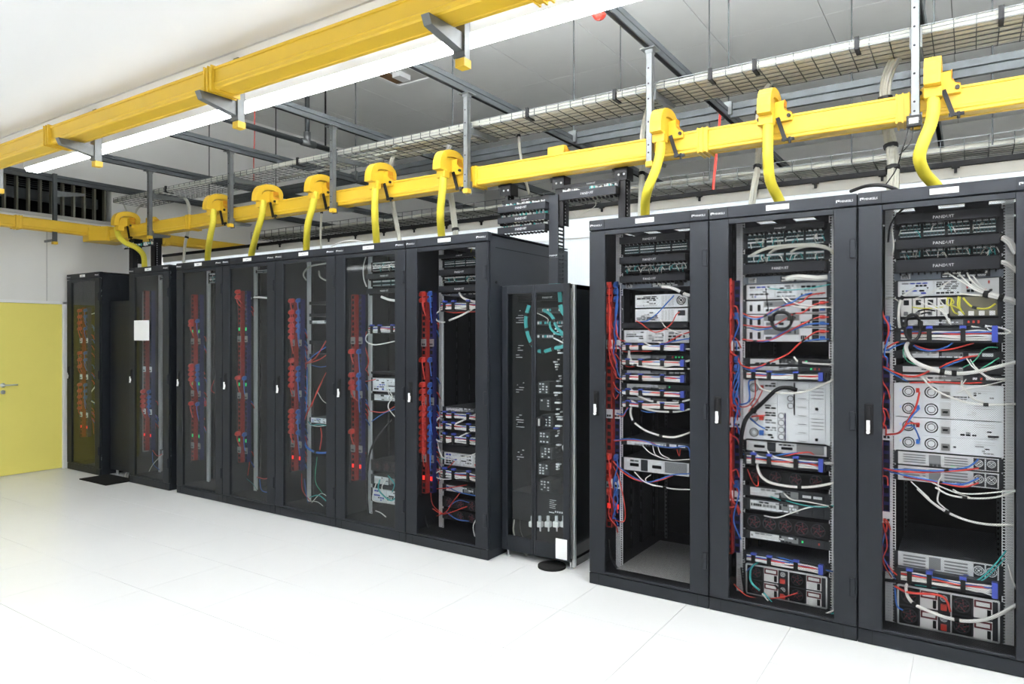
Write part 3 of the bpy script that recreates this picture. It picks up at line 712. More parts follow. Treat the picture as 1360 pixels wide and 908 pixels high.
for k, lab in (('A', 'black rack with a glass door next to the yellow door'), ('B', 'black glass-door rack with a white paper sheet stuck on it'),
    ('L1', 'nearly empty black glass-door rack just right of the paper-sheet rack'), ('L2', 'empty black glass-door rack with two red-blue cord groups, second right of the paper sheet'),
    ('L3', 'black glass-door rack with a bright blue cable bundle, third right of the paper sheet'),
    ('L4', 'black glass-door rack with a teal cable tangle low inside, fourth right of the paper'),
    ('L5', 'black rack with visible side panel just left of the narrow twin-door cabinet'),
    ('R1', 'black mesh-door rack with an empty lower half right of the narrow cabinet'),
    ('R2', 'black mesh-door rack holding the white blade chassis and a black cable coil'),
    ('R3', 'large black mesh-door rack cut off by the right edge of the photo')):
    RT[k] = rack(k, lab)
# seams and lock on the visible side of L5
x1 = RX['L5']+RW
MB().box(x1-.0022, x1-.001, F+.10, BK-.02, 2.285, 2.291).box(x1-.0022, x1-.001, F+.17, BK-.06, 2.00, 2.006).build('panel_seam', 'void', RT['L5'])
MB().cyl((x1-.003, F+.11, 2.03), (x1+.004, F+.11, 2.03), .012, 12).build('side_lock', 'black', RT['L5'])
# grey tray floor in R1
b = MB().box(RX['R1']+.16, RX['R1']+.76, F+.09, F+.85, .10, .104)
b.build('perforated_tray', 'pdu_grey', RT['R1'])

# paper sheet on rack B
p0 = at(178, 452, F-.003); p1 = at(198, 425, F-.003)
MB().box(p0.x, p1.x, F-.003, F-.0012, p0.z, p1.z).build('paper_sheet', 'paper', label='white paper sheet taped to the glass door of a far left rack', cat='paper')

# ------------------------------------------------------------------ counting helper for labels
CNT = []      # (object, kind phrase, rack key, height)
def register(o, phrase, k, z): CNT.append((o, phrase, k, z))
def finish_labels():
    d = {}
    for o, p, k, z in CNT: d.setdefault((p, k), []).append((z, o))
    for (p, k), L in d.items():
        L.sort(key=lambda q: -q[0])
        for i, (z, o) in enumerate(L):
            if len(L) == 1: o['label'] = f'{p} in the {RK[k]}'
            elif i == len(L)-1 and i > 1: o['label'] = f'lowest {p} in the {RK[k]}'
            elif i == 0: o['label'] = f'topmost {p} in the {RK[k]}'
            else: o['label'] = f'{ordn(i)} {p} from top in the {RK[k]}'
            if len(L) > 1: o['group'] = f'{p}s in the {RK[k]}'[:60]

# ------------------------------------------------------------------ rack equipment
RND = random.Random(11)
def zz(px, py, Y): return at(px, py, Y).z
PROBE = dict(R1=872, R2=1045, R3=1260, L5=612, L4=512, L3=425, L2=350, L1=285, B=210, A=118)
class Dev:
    def __init__(s, k, name, phrase, cat, yt, yb, depth=.62, out=0., body='chassis', px=None):
        px = px or PROBE[k]
        s.k = k; s.x0 = RX[k]+.4-.2225; s.x1 = RX[k]+.4+.2225; s.xc = RX[k]+.4; s.y = YDL[k]-.004-out
        s.zt = zz(px, yt, s.y); s.zb = zz(px, yb, s.y)
        if s.zt < s.zb+.012: s.zb = s.zt-.012
        s.zb = max(s.zb, .088); s.h = s.zt-s.zb
        s.t = thing(name, None, cat, (s.xc, s.y, s.zb)); register(s.t, phrase, k, s.zt)
        if body: MB().box(s.x0, s.x1, s.y, YDL[k]+depth, s.zb, s.zt).build('chassis', body, s.t)
        for xa in (s.x0-.019, s.x1): MB().box(xa, xa+.019, YDL[k]-.006, YDL[k]-.003, s.zb, s.zt).build('mounting_ear', body or 'chassis_dark', s.t)
    def X(s, u): return s.x0+(s.x1-s.x0)*u
    def Z(s, v): return s.zb+s.h*v
    def plate(s, name, u0, u1, v0, v1, m, th=.004, parent=None, label=None, b=None):
        o = MB().box(s.X(u0), s.X(u1), s.y-th, s.y, s.Z(v0), s.Z(v1)).build(name, m, parent or s.t, label)
        return o
    def bits(s, u0, u1, v0, v1, nu, nv, fill, mats, name='port_field', th=.003, parent=None, gap=.25, base=.004):
        b = MB(); du = (u1-u0)/nu
        for j in range(nv):                       # rows of connectors in runs of equal width
            u = u0
            while u < u1-du*.5:
                run = RND.choice((1, 2, 3, 4)); wd = du*RND.choice((.8, 1.2, 1.9, 3.0)); mi = RND.randrange(len(mats)); hh = RND.uniform(.45, .85)
                if isinstance(mats[mi], str) and mats[mi][:3] in ('led', 'plu'): run = 1; wd = du*.6
                on = RND.random() < fill+.15
                for q in range(run):
                    if u+wd > u1: break
                    if on:
                        d = v0+(v1-v0)*(j+.5-hh/2)/nv; e = v0+(v1-v0)*(j+.5+hh/2)/nv
                        b.box(s.X(u+wd*.1), s.X(u+wd*.9), s.y-base-th*.6, s.y-base+.001, s.Z(d), s.Z(e), mi)
                    u += wd
                u += du*.5
        if b.v: return b.build(name, list(mats), parent or s.t, kind='stuff')
    def fan(s, u, v, r, m_hub='chassis_white', m_ring='black', m_back=None, blades=False, rings=2):
        x = s.X(u); z = s.Z(v); y = s.y-.0055
        b = MB()
        if m_back is not None: b.cyl((x, y+.003, z), (x, y+.0045, z), r*1.02, 18, 1)
        for q in range(rings):
            ro = r*(1-q*.38); b.ring((x, y-.001, z), (0, 1, 0), ro*.82, ro, .0025, 20, 0)
        if m_back: b.cyl((x, y-.001, z), (x, y+.004, z), r*.22, 10, 0)
        if blades:
            for q in range(5):
                a = q*1.2566
                b.cbox((x+math.cos(a)*r*.5, y+.001, z+math.sin(a)*r*.5), (r*.8, .002, r*.16), 2, Matrix.Rotation(-a-.4, 3, 'Y'))
        for q in range(4 if m_back else 0):
            a = q*math.pi/2+.785; b.cbox((x+math.cos(a)*r*.6, y-.002, z+math.sin(a)*r*.6), (r*.75, .0015, .0022), 0, Matrix.Rotation(-a, 3, 'Y'))
        return b.build('fan', [m_ring, m_back or m_hub, 'maroon'], s.t)
def manager(k, yt, yb, text=True):
    d = Dev(k, 'cable_manager', 'black cable manager panel', 'rack panel', yt, yb, .05, .075, 'panel_black')
    if text: lettering('PANDUIT', (d.X(.47), d.y-.0006, d.Z(.42)), min(.022, d.h*.5), 'text_white', d.t, 'lettering')
    b = MB()
    for i in range(16):
        x = d.X((i+.5)/16); b.box(x-.003, x+.003, d.y+.02, d.y+.06, d.zb-.012, d.zb)
    b.build('finger', 'black', d.t, kind='stuff')
def patch(k, yt, yb, rows=1, loose=0., port='port_teal'):
    d = Dev(k, 'patch_bay', 'white-labelled black patch panel', 'rack panel', yt, yb, .06, 0, 'panel_black')
    for r in range(rows):
        v0 = 1-(r+1)/rows; dv = 1/rows
        for g in range(4):
            u0 = .02+.245*g; u1 = u0+.215
            blk = d.plate('port_block', u0, u1, v0+.10*dv, v0+.92*dv, port, .006)
            d.plate('label_strip', u0, u1, v0+.66*dv, v0+.84*dv, 'text_white', .0075, blk, 'white label strip')
            b = MB()
            for q in range(6):
                a = d.X(u0+(u1-u0)*(q+.12)/6); c = d.X(u0+(u1-u0)*(q+.88)/6)
                b.box(a, c, d.y-.0085, d.y-.006, d.Z(v0+.30*dv), d.Z(v0+.56*dv), 0)
                b.box(a, c, d.y-.0075, d.y-.006, d.Z(v0+.14*dv), d.Z(v0+.22*dv), 1)
            b.build('ports', ['port', 'text_white'], blk, kind='stuff')
    if loose:
        b = MB(); 
        for i in range(int(40*loose)):
            u = RND.uniform(.05, .95); x = d.X(u); z = d.Z(RND.uniform(.3, .8)); dx = RND.uniform(-.03, .03)
            b.tube([(x, d.y-.004, z), (x+dx*.5, d.y-.03, z-.004), (x+dx, d.y-.02, z-.02-.02*RND.random())], .0026, 5, RND.randrange(3), 3)
        b.build('patch_leads', ['cable_white', 'cable_grey', 'cable_teal'], kind='stuff', label=f'short pale patch leads at a patch panel in the {RK[k]}', cat='cables', group=f'short patch leads in the {RK[k]}', smooth=True)
    return d
def switch(k, yt, yb):
    d = Dev(k, 'network_switch', 'slim grey network switch', 'switch', yt, yb, .35, 0, 'switch_face')
    d.plate('vent_panel', .03, .13, .15, .85, 'chassis', .003)
    d.bits(.04, .12, .2, .8, 8, 3, .9, ['port'], 'vent', .004)
    d.plate('port_block', .44, .92, .1, .9, 'chassis_dark', .004)
    d.bits(.45, .91, .12, .88, 14, 2, .95, ['port', 'chassis', 'cable_white'], 'ports', .007)
    return d
def server2(k, yt, yb, style=0):
    d = Dev(k, 'rack_server', 'vented grey rack server', 'server', yt, yb, .68, 0, 'chassis_dark'); d.plate('face_plate', 0, 1, 0, 1, 'chassis', .0012)
    if style == 0:       # slots left, pcie, psus right
        for (u0, u1) in ((.04, .30), (.46, .72)):
            sp = d.plate('slot_panel', u0, u1, .1, .92, 'chassis_white' if k == 'R2' else 'chassis', .003)
            b = MB()
            for q in range(4): b.box(d.X(u0+.015), d.X(u1-.015), d.y-.005, d.y-.003, d.Z(.18+.19*q), d.Z(.27+.19*q))
            b.build('slot_cover', 'grille', sp)
        d.plate('vent_panel', .32, .44, .15, .9, 'grille', .003)
        d.bits(.32, .72, .02, .2, 18, 2, .7, ['port', 'chassis_white', 'led_green', 'clip_blue'])
        for u in (.76, .88):
            ps = d.plate('power_supply', u, u+.105, .08, .92, 'chassis_dark', .005); d.fan(u+.05, .55, d.h*.28, 'chassis_dark', 'chassis', 'void')
    elif style == 1:     # drive canisters and dark gap
        for (u0, u1) in ((.03, .27), (.38, .62)):
            sp = d.plate('controller', u0, u1, .08, .92, 'chassis', .004)
            MB().box(d.X(u0+.07), d.X(u1-.03), d.y-.006, d.y-.004, d.Z(.35), d.Z(.6)).build('handle_slot', 'void', sp)
            d.bits(u0+.01, u1-.01, .7, .88, 12, 1, .8, ['port', 'chassis_white'])
        d.plate('divider', .27, .38, .05, .95, 'chassis_dark', .002); d.plate('vent_panel', .64, .97, .12, .95, 'grille', .004)
    elif style == 3:     # white canister, grille bands, black fans with plugs
        bay = d.plate('drive_bay', .02, .21, .06, .94, 'chassis_white', .004)
        for u in (.045, .15): d.plate('bay_handle', u, u+.035, .2, .7, 'black', .010, bay)
        gp = d.plate('grille_band', .23, .67, .52, .95, 'grille', .004); d.plate('port_panel', .23, .67, .05, .48, 'chassis_white', .004)
        d.bits(.25, .65, .55, .9, 16, 1, .5, ['port', 'chassis_dark']); d.bits(.25, .65, .08, .45, 16, 1, .15, ['port', 'grille'])
        d.plate('power_supply', .685, .82, .06, .94, 'chassis_white', .005)
        d.bits(.69, .81, .1, .5, 6, 1, .8, ['port', 'chassis_dark'], base=.005)
        for v, c_ in ((.28, 'cable_blue'), (.74, 'plug_red')):
            d.plate('fan_bay', .83, .91, v-.2, v+.2, 'black', .006); d.plate('mains_plug', .925, .985, v-.13, v+.13, c_, .02)
    else:                # busy white back plane
        d.plate('port_panel', .02, .36, .1, .92, 'chassis_white', .003); d.bits(.04, .34, .1, .9, 14, 5, .5, ['port', 'chassis', 'clip_blue', 'chassis_dark'])
        d.plate('card_panel', .38, .64, .1, .92, 'chassis_white', .003); d.bits(.39, .63, .1, .9, 10, 6, .55, ['grille', 'chassis', 'port'])
        d.plate('power_supply', .68, .97, .08, .92, 'chassis', .004); d.bits(.69, .96, .12, .88, 8, 3, .5, ['port', 'grille', 'chassis_dark', 'plug_red'])
    return d
def server1(k, yt, yb, body='chassis_dark'):
    d = Dev(k, 'slim_server', 'slim dark server', 'server', yt, yb, .68, 0, body)
    d.plate('port_panel', .05, .42, .12, .88, 'chassis', .003); d.plate('vent_panel', .45, .66, .2, .85, 'grille', .003)
    d.bits(.06, .66, .12, .88, 26, 3, .45, ['port', 'chassis_white', 'grille', 'chassis'])
    d.plate('power_supply', .70, .83, .1, .9, 'chassis_dark', .005); d.plate('power_supply', .85, .97, .1, .9, 'chassis_dark', .005)
    d.bits(.70, .96, .3, .8, 6, 1, .5, ['led_green', 'plug_red', 'chassis', 'port'])
    return d
def arm(k, yt, yb, cut=1.0):
    d = Dev(k, 'cable_carrier', 'velcro-tied cable carrier', 'cable carrier', yt, yb, .1, .05, 'chassis_dark')
    b = MB(); 
    n = 7
    for q in range(n):
        v = .25+.6*q/n; pts = [(d.X(u), d.y-.008-RND.uniform(0, .014), d.Z(v+RND.uniform(-.08, .08))) for u in (.04, .2, .4, .6, .8, .93*cut)]
        b.tube(pts, .0045 if q < 5 else .0038, 5, 0 if q < 4 else (1 if q == 4 else 2 if q == 5 else 0), 3)
    b.build('arm_cables', ['cable_white', 'cable_red', 'cable_blue'], d.t, smooth=True)
    for u in (.13, .33, .66):
        s = MB().box(d.X(u)-.011, d.X(u)+.011, d.y-.03, d.y+.002, d.Z(.05), d.Z(.95)).build('velcro_tie', 'rubber', d.t)
        MB().box(d.X(u)-.015, d.X(u)+.015, d.y-.028, d.y, d.Z(.9), d.Z(1.12)).build('blue_clip', 'clip_blue', s, label='blue clip')
    MB().box(d.X(.93), d.X(.985), d.y-.03, d.y, d.Z(.05), d.Z(1.1)).build('blue_latch', 'clip_blue', d.t, label='blue latch')
    return d
def fanrow(k, yt, yb, n):
    d = Dev(k, 'fan_chassis', 'black chassis of round fans', 'server', yt, yb, .6, 0, 'black')
    for i in range(n): d.fan((i+.5)/n, .5, min(d.h*.44, .2/n), 'black', 'chassis_dark', 'void', True)
    return d
def psu_chassis(k, yt, yb):
    d = Dev(k, 'blade_power_chassis', 'four-fan chassis with white power units', 'server', yt, yb, .7, 0, 'chassis_dark')
    for (u0, u1) in ((.02, .53), (.55, .99)):
        for (v0, v1) in ((.02, .47), (.52, .98)):
            bay = d.plate('fan_bay', u0, u0+.19, v0, v1, 'black', .004); d.fan(u0+.095, (v0+v1)/2, d.h*.19, 'black', 'chassis_dark', 'void', True)
            fr_ = d.plate('power_unit', u0+.21, u0+.39, v0, v1, 'psu_white', .005, label='white power unit')
            d.plate('warning_plate', u0+.215, u0+.385, v0+(v1-v0)*.55, v0+(v1-v0)*.95, 'maroon', .007, fr_)
            d.plate('warning_label', u0+.235, u0+.365, v0+(v1-v0)*.65, v0+(v1-v0)*.86, 'paper', .0085, fr_)
            d.plate('handle', u0+.34, u0+.375, v0+.03, v0+(v1-v0)*.5, 'black', .009, fr_)
            if u0 < .1:
                d.plate('socket_bay', u0+.40, u0+.50, v0, v1, 'chassis_dark', .004)
                d.plate('mains_plug', u0+.42, u0+.48, v0+.04, v0+(v1-v0)*.4, 'plug_red', .02, label='red mains plug')
                d.fan(u0+.45, v0+(v1-v0)*.7, d.h*.08, 'chassis', 'chassis', 'void')
    MB().box(d.x0, d.x1, d.y-.006, d.y, d.zt-.006, d.zt+.004).box(d.x0, d.x1, d.y-.006, d.y, d.zb-.004, d.zb+.004).box(d.X(.535), d.X(.55), d.y-.006, d.y, d.zb, d.zt).box(d.x0-.004, d.x0+.004, d.y-.006, d.y, d.zb, d.zt).box(d.x1-.004, d.x1+.004, d.y-.006, d.y, d.zb, d.zt).build('steel_frame', 'steel', d.t)
    return d
def storage(k, yt, yb):
    d = Dev(k, 'storage_array', 'white storage array with round fans', 'server', yt, yb, .7, 0, 'chassis_white')
    for (v0, v1) in ((.02, .48), (.52, .98)):
        p = d.plate('power_module', .01, .245, v0, v1, 'chassis_white', .004); d.fan(.11, (v0+v1)/2, d.h*.165, 'chassis_white', 'black')
        d.plate('mains_plug', .19, .225, (v0+v1)/2-.02, (v0+v1)/2+.11, 'plug_red' if v0 > .3 else 'cable_blue', .02, p)
        d.plate('status_lamp', .02, .03, (v0+v1)/2+.02, (v0+v1)/2+.06, 'led_blue', .006, p)
        p = d.plate('fan_module', .255, .42, v0, v1, 'chassis_white', .005); d.fan(.345, (v0+v1)/2, d.h*.175, 'chassis_white', 'black')
        p = d.plate('switch_module', .43, .54, v0, v1, 'chassis', .004)
        d.plate('rocker_switch', .445, .53, v0+.06, v0+.26, 'pdu_grey', .008, p); d.plate('black_switch', .46, .51, v0+.14, v0+.2, 'black', .011, p)
        p = d.plate('controller', .55, .985, v0, v1, 'chassis_white', .005)
        b = MB()
        for q in range(2): b.box(d.X(.77), d.X(.965), d.y-.007, d.y-.005, d.Z(v0+.30+.07*q), d.Z(v0+.32+.07*q))
        b.build('vent_line', 'steel', p)
        d.bits(.56, .96, v0+.03, v0+.28, 22, 4, .16, ['port', 'grille', 'chassis'], 'ports', .004, p, base=.005)
    return d
def blade(k, yt, yb):
    d = Dev(k, 'blade_chassis', 'large white blade chassis with round fans', 'server', yt, yb, .75, 0, 'chassis_white')
    for i, v in enumerate((.02, .27, .52, .77)):
        p = d.plate('power_module', .01, .22, v, v+.21, 'chassis_white', .004); d.fan(.10, v+.105, d.h*.075, 'chassis_white', 'black')
        if i != 2: d.plate('mains_plug', .175, .225, v+.07, v+.15, 'cable_blue' if i == 0 else 'plug_red', .022, p)
    for i in range(8):
        v = .02+.122*i; p = d.plate('card', .23, .40, v, v+.115, 'chassis_white', .005)
        d.bits(.24, .39, v+.02, v+.1, 6, 2, .4, ['black', 'grille', 'port'], 'ports', .004, p, base=.004)
    for i in range(4):
        v = .03+.115*i; d.plate('fan_module', .41, .49, v, v+.105, 'chassis_white', .005); d.fan(.45, v+.052, d.h*.05, 'chassis_white', 'black', rings=1)
        d.plate('blue_handle', .495, .505, v, v+.1, 'purple', .008)
    for v in (.60, .72, .88):
        d.fan(.565, v, d.h*.05, 'chassis_white', 'black', rings=1)
    d.plate('divider', .606, .618, .45, .98, 'black', .006)
    for i in range(7):
        v = .02+.138*i; p = d.plate('blade_card', .625, .79, v, v+.128, 'chassis_white', .005)
        MB().box(d.X(.66), d.X(.76), d.y-.007, d.y-.005, d.Z(v+.01), d.Z(v+.018)).build('card_edge', 'black', p)
    for v in (.02, .51):
        p = d.plate('controller', .80, .985, v, v+.47, 'chassis_white', .005)
        b = MB()
        for q in range(4): b.box(d.X(.82), d.X(.965), d.y-.007, d.y-.005, d.Z(v+.22+.055*q), d.Z(v+.228+.055*q))
        b.build('vent_line', 'chassis_dark', p); d.plate('knob', .87, .9, v+.04, v+.08, 'black', .02, p)
    MB().box(d.x0, d.x1, d.y-.007, d.y, d.zb-.005, d.zb+.004).build('edge_bar', 'black', d.t)
    return d
def desktop(k, yt, yb, fan):
    d = Dev(k, 'desktop_computer', 'flat white desktop computer', 'computer', yt, yb, .5, 0, None)
    d.x0 += .08
    MB().box(d.x0, d.x1-.01, d.y, d.y+.4, d.zb, d.zt).build('chassis', 'chassis_white', d.t)
    d.bits(.03, .45, .1, .9, 14, 6, .5, ['port', 'chassis', 'grille', 'chassis_dark'])
    for i in range(4): d.plate('slot_cover', .50+.06*i, .545+.06*i, .1, .9, 'chassis', .003)
    if fan: d.fan(.86, .5, d.h*.36, 'chassis_white', 'chassis_dark', 'psu_white')
    else: d.plate('power_inlet', .8, .93, .45, .85, 'chassis_dark', .004); 
    return d
def shelf(k, yt, yb):
    Dev(k, 'rack_shelf', 'plain black shelf', 'shelf', yt, yb, .5, .02, 'panel_black')
def modular(k, yt, yb):
    d = Dev(k, 'modular_chassis', 'modular chassis with square ports and yellow leads', 'server', yt, yb, .6, 0, 'chassis_dark')
    for i in range(4):
        p = d.plate('port_module', .03+.125*i, .145+.125*i, .05, .97, 'psu_white', .005)
        d.plate('square_port', .06+.125*i, .115+.125*i, .62, .88, 'port', .007, p); d.plate('square_port', .06+.125*i, .105+.125*i, .1, .3, 'grille', .007, p)
    bd = d.plate('olive_backplate', .53, .985, .05, .97, 'olive_board', .003, label='olive back plate')
    for i in range(4): d.plate('white_clip', .61+.10*i, .665+.10*i, .06, .28, 'psu_white', .012, bd)
    return d

EQ = dict(
 R1=[('m',311,320),('p',321,335,2),('m',338.5,347.5),('p',348.5,360,1,.8),('m',364.5,373),('sw',375,381.5),('dt',391,408,1),('dt',410,427,0),('sh',428,435.5),
     ('s2',438,455,2),('arm',457,466),('s1',471,477),('arm',477.5,486),('s1',492,497),('arm',497.5,507),('s1',510,517),('arm',518,526.5),('s1',528,533),('arm',534,543),('s1',586,594),('s2',611,628,1)],
 R2=[('m',298,305),('p',306,327,2,.5),('p',334,347,1,.5),('m',348,361),('sw',365.5,375.5),('s2',376.5,396.5,2),('s2',398.5,416,3),('s2',417,434.5,3),('s2',435.5,453.5,3),('s1',476,485),('s1',486,493),('arm',494,505),
     ('bl',506,587),('s2',588,602,1),('arm',606,622),('fr',626,644,4),('s1',650,664),('s1',667,683),('fr',688,709,5),('s1',711,722),('arm',742,754),('psu',757,815)],
 R3=[('m',280,292),('p',293.5,312.5,2,.2),('m',314,327),('p',328,340,1,.5),('m',342,359),('sw',360,370),('s2',371,392,2),('mod',394,421),('s1',423,433),('arm',435,455),('s1',466,476.5),('s1',486,496),('s1',497,507.5),
     ('st',510,556),('st',557,602),('s2',604,621,0),('s2',623,643,0),('s2',741,763,0),('arm',764,783),('psu',787,841)],
 L5=[('m',336,341),('p',342,354,2),('m',356.5,364),('p',365.5,375,1,.3),('m',378.5,387),('sw',388,392),('arm',400,413),('s1',541,547),('arm',548,557),('arm',562,573),('arm',577,591),('sh',592,601),('s2',602,619,2),('arm',624,638),('s1',645,655),('fr',662,676,4),('fr',679,692,4)],
 L4=[('p',347,360,2,.3),('m',362,369),('p',371,380,1),('m',382,389),('arm',432,443),('sh',494,497),('s2',502,520,2),('s1',523,533),('fr',612,627,4),('s1',632,645),('s2',650,668,2)],
 L3=[('sh',400,404),('sh',416,420),('s1',425,430),('sh',452,457),('sh',470,475),('s2',555,562,2)],
 L2=[('p',358,362,1),('sh',392,396)],
 L1=[('p',362,376,2,.4)],
 B=[('p',368,372,1),('s1',596,604)], A=[('p',384,396,1),('s1',603,611)])
FN = dict(m=manager, p=patch, sw=switch, s2=server2, s1=server1, arm=arm, fr=fanrow, psu=psu_chassis, st=storage, bl=blade, dt=desktop, sh=shelf, mod=modular)
for k, L in EQ.items():
    for e in L: FN[e[0]](k, *e[1:])
# dark blue lid of a chassis pulled back in R2
p = zz(1040, 475, YD)
t = thing('pulled_chassis', 'dark blue lidded chassis set back above the white blade chassis', 'server', (RX['R2']+.42, YD+.1, p-.04))
MB().prism([(YD+.02, p-.040), (YD+.35, p-.02), (YD+.35, p+.0), (YD+.02, p-.036)], RX['R2']+.29, RX['R2']+.50).build('lid', 'purple', t)

# ------------------------------------------------------------------ power strips with plugs and cords
def strip(k, px_r, ytop, ybot, plugs, meters, leds, led_m, grey=False):
    Yp = F+.115; x = at(px_r, (ytop+ybot)/2, Yp).x; zt = zz(px_r, ytop, Yp); zb = zz(px_r, ybot, Yp)
    for i, (nm, mt, dx) in enumerate((('red', 'pdu_red', 0), ('blue', 'pdu_blue', .036))):
        xx = x+dx; Yp = F+.115+(.05 if i else 0)
        t = thing('power_strip', f'tall {nm} power strip inside the {RK[k]}', 'power strip', (xx, Yp, zb), 'vertical power strips')
        hw = .021 if i == 0 else .016; MB().box(xx-hw, xx+hw, Yp, Yp+.045, zb, zt).build('body', mt, t)
        if i == 0: MB().box(xx-.05, xx-.024, Yp-.0, Yp+.06, zb-.02, zt-.01).build('grey_edge', 'pdu_grey' if grey else 'rack_metal', t)
        n = max(3, int((zt-zb)/.045)); b = MB()
        for q in range(n):
            z = zb+(zt-zb)*(q+.5)/n; b.box(xx-.012, xx+.012, Yp-.0015, Yp, z-.014, z+.014)
        b.build('sockets', 'void', t, kind='stuff')
        for my in meters:
            z = zz(px_r, my, Yp)
            m_ = MB().box(xx-.024, xx+.026, Yp-.006, Yp, z-.03, z+.03).build('meter_panel', 'pdu_grey' if k[0] == 'L' else 'chassis_white', t, label='pale meter panel')
            MB().box(xx-.014, xx+.0, Yp-.008, Yp-.006, z-.02, z-.006).box(xx+.004, xx+.016, Yp-.008, Yp-.006, z-.02, z-.006).build('meter_button', 'chassis_dark', m_)
        for ly in leds:
            z = zz(px_r, ly, Yp); MB().box(xx-.010, xx+.010, Yp-.004, Yp, z-.016, z+.016).build('display', led_m, t, label='lit display')
        for j, py in enumerate(plugs):
            if i == 1 and RND.random() < (.5 if k[0] == 'R' else .25): continue
            z = zz(px_r, py, Yp); col = ('red', 'blue')[i]
            c = thing('power_lead', None, 'power cord', (xx, Yp, z-.02)); register(c, f'{col} plugged power cord', k, z)
            pm_ = 'plug_red' if i == 0 else 'plug_blue'; hp = .019 if i == 0 else .011
            g = MB().prism([(Yp, z-.018), (Yp, z+.02), (Yp-.03, z+.016), (Yp-.045, z-.004), (Yp-.04, z-.022), (Yp-.02, z-.024)], xx-hp, xx+hp)
            g.build('plug', pm_, c, bevel=.003)
            end = Vector((RX[k]+.4-.27+RND.uniform(-.01, .0), YDL[k]-.03, z-RND.uniform(.12, .32)))
            a = Vector((xx+.004, Yp-.035, z-.018))
            mid = a.lerp(end, .5)+Vector((-.01+RND.uniform(-.015, .015), -.012, -.03-RND.uniform(0, .05)))
            MB().tube([a-Vector((0, -.01, -.012)), a+Vector((.018, -.006, -.035)), mid, end, end+Vector((RND.uniform(-.005, .02), .02, -.05))], .0042, 6, 0, 4).build('cord', ('cable_red', 'cable_blue')[i], c, smooth=True)
def lin(a, b, n): return [a+(b-a)*i/(n-1) for i in range(n)]
strip('R1', 809, 378, 700, [378, 387, 397, 411, 420, 429, 438]+[605, 618, 633, 651], [457, 549, 641], [671], 'led_red')
strip('R2', 968, 372, 735, [374, 384, 396, 419]+[450, 476, 487, 497]+[510, 522, 532]+[580, 591, 612, 625, 640], [459, 560, 657], [], 'led_red')
strip('R3', 1166, 420, 760, [424, 440, 489, 505]+[598, 640, 660], [461, 576, 685], [], 'led_red')
strip('L5', 563, 388, 655, [390, 398]+[477, 510, 519, 528]+lin(541, 597, 8), [455, 532, 608], [634], 'led_red')
strip('L4', 469, 391, 638, [466, 497, 507, 514, 572], [452, 523, 595], [618], 'led_red')
strip('L3', 389, 397, 625, [399, 414, 424, 432, 439, 447]+[478, 488, 496, 503, 511]+lin(545, 572, 5), [455, 522, 589], [607], 'led_red')
strip('L2', 318, 386, 614, [387, 394, 501, 575], [450, 525, 597], [437, 510, 584], 'led_green')
strip('L1', 256, 391, 611, [426, 431, 485, 490, 496, 503, 535], [453, 522, 591], [440, 509, 578], 'led_green')
strip('B', 192, 386, 598, [519, 526, 532, 538], [490, 546], [577], 'led_red', True)
strip('A', 108, 408, 580, [412, 420, 428, 436, 468, 477, 486, 510, 518, 526, 534, 541], [452, 500, 550], [566], 'led_red')

# ------------------------------------------------------------------ loose cables in front of the equipment
CM = dict(w='cable_white', r='cable_red', b='cable_blue', t='cable_teal', g='cable_green', y='cable_yellow', k='cable_black', e='cable_grey')
CN = dict(w='white', r='red', b='blue', t='teal', g='green', y='yellow', k='black', e='grey')
def cable(k, col, r, pts, ox, oy, sc, Y=None, n=1, ties=(), yo=None):
    Y = Y or (YDL[k]-.035); yo = yo or [0]*len(pts)
    if n > 1: Y -= .012
    P = []
    L = len(pts)
    for i, (a, b) in enumerate(pts):
        w = math.sin(math.pi*i/(L-1)); P.append(at(ox+a/sc, oy+b/sc, Y-.022*w*(.4+RND.random()*.6)))
    zt = sum(p.z for p in P)/L
    ph = (f'{CN[col]} cable bundle' if n > 1 else f'thin {CN[col]} cable' if r < .0035 else f'{CN[col]} cable')
    base = Vector((P[0].x, P[0].y, min(p.z for p in P)))
    t = thing('cable_bundle' if n > 1 else 'patch_cable', None, 'cables' if n > 1 else 'cable', base); register(t, ph, k, zt)
    if n > 1: b, Q = bundle_mesh(P, r, n, r*1.1/math.sqrt(n), 4, 5)
    else: b = MB().tube(P, r, 6, 0, 4); Q = spline(P, 4)
    b.build('strands' if n > 1 else 'cable', CM[col], t, smooth=True)
    for u in ties:
        i = int(u*(len(Q)-2)); dd = (Q[i+1]-Q[i]).normalized()
        MB().cyl(Q[i]-dd*.011, Q[i]+dd*.011, r*1.25, 8).build('cable_tie', 'rubber', t)
def coil(k, lab, px, py, rx, rz, turns, r, seed):
    c = at(px, py, YDL[k]-.07); rnd = random.Random(seed); pts = []
    for i in range(turns*14):
        a = 2*math.pi*i/14; q = i//14
        pts.append(c+Vector((math.cos(a)*rx*(1+.05*math.sin(q*2.1)), -.004*q+.012*math.sin(a*2+q), math.sin(a)*rz*(1+.05*math.cos(q*1.7)))))
    t = thing('coiled_cable', lab, 'cable', c-Vector((0, 0, rz)))
    MB().tube(pts, r, 6, 0, 2).build('coil', 'cable_black', t, smooth=True)
    for a in (2.9, .3):
        q = c+Vector((math.cos(a)*rx, -.012, math.sin(a)*rz)); MB().cbox(q, (rx*.3+.012, .05, .03)).build('cable_tie', 'rubber', t, bevel=.004)
def many(k, ox, oy, sc, L):
    for e in L:
        col, r, pts = e[:3]; n = e[3] if len(e) > 3 else 1; ties = e[4] if len(e) > 4 else ()
        cable(k, col, r, pts, ox, oy, sc, None, n, ties)
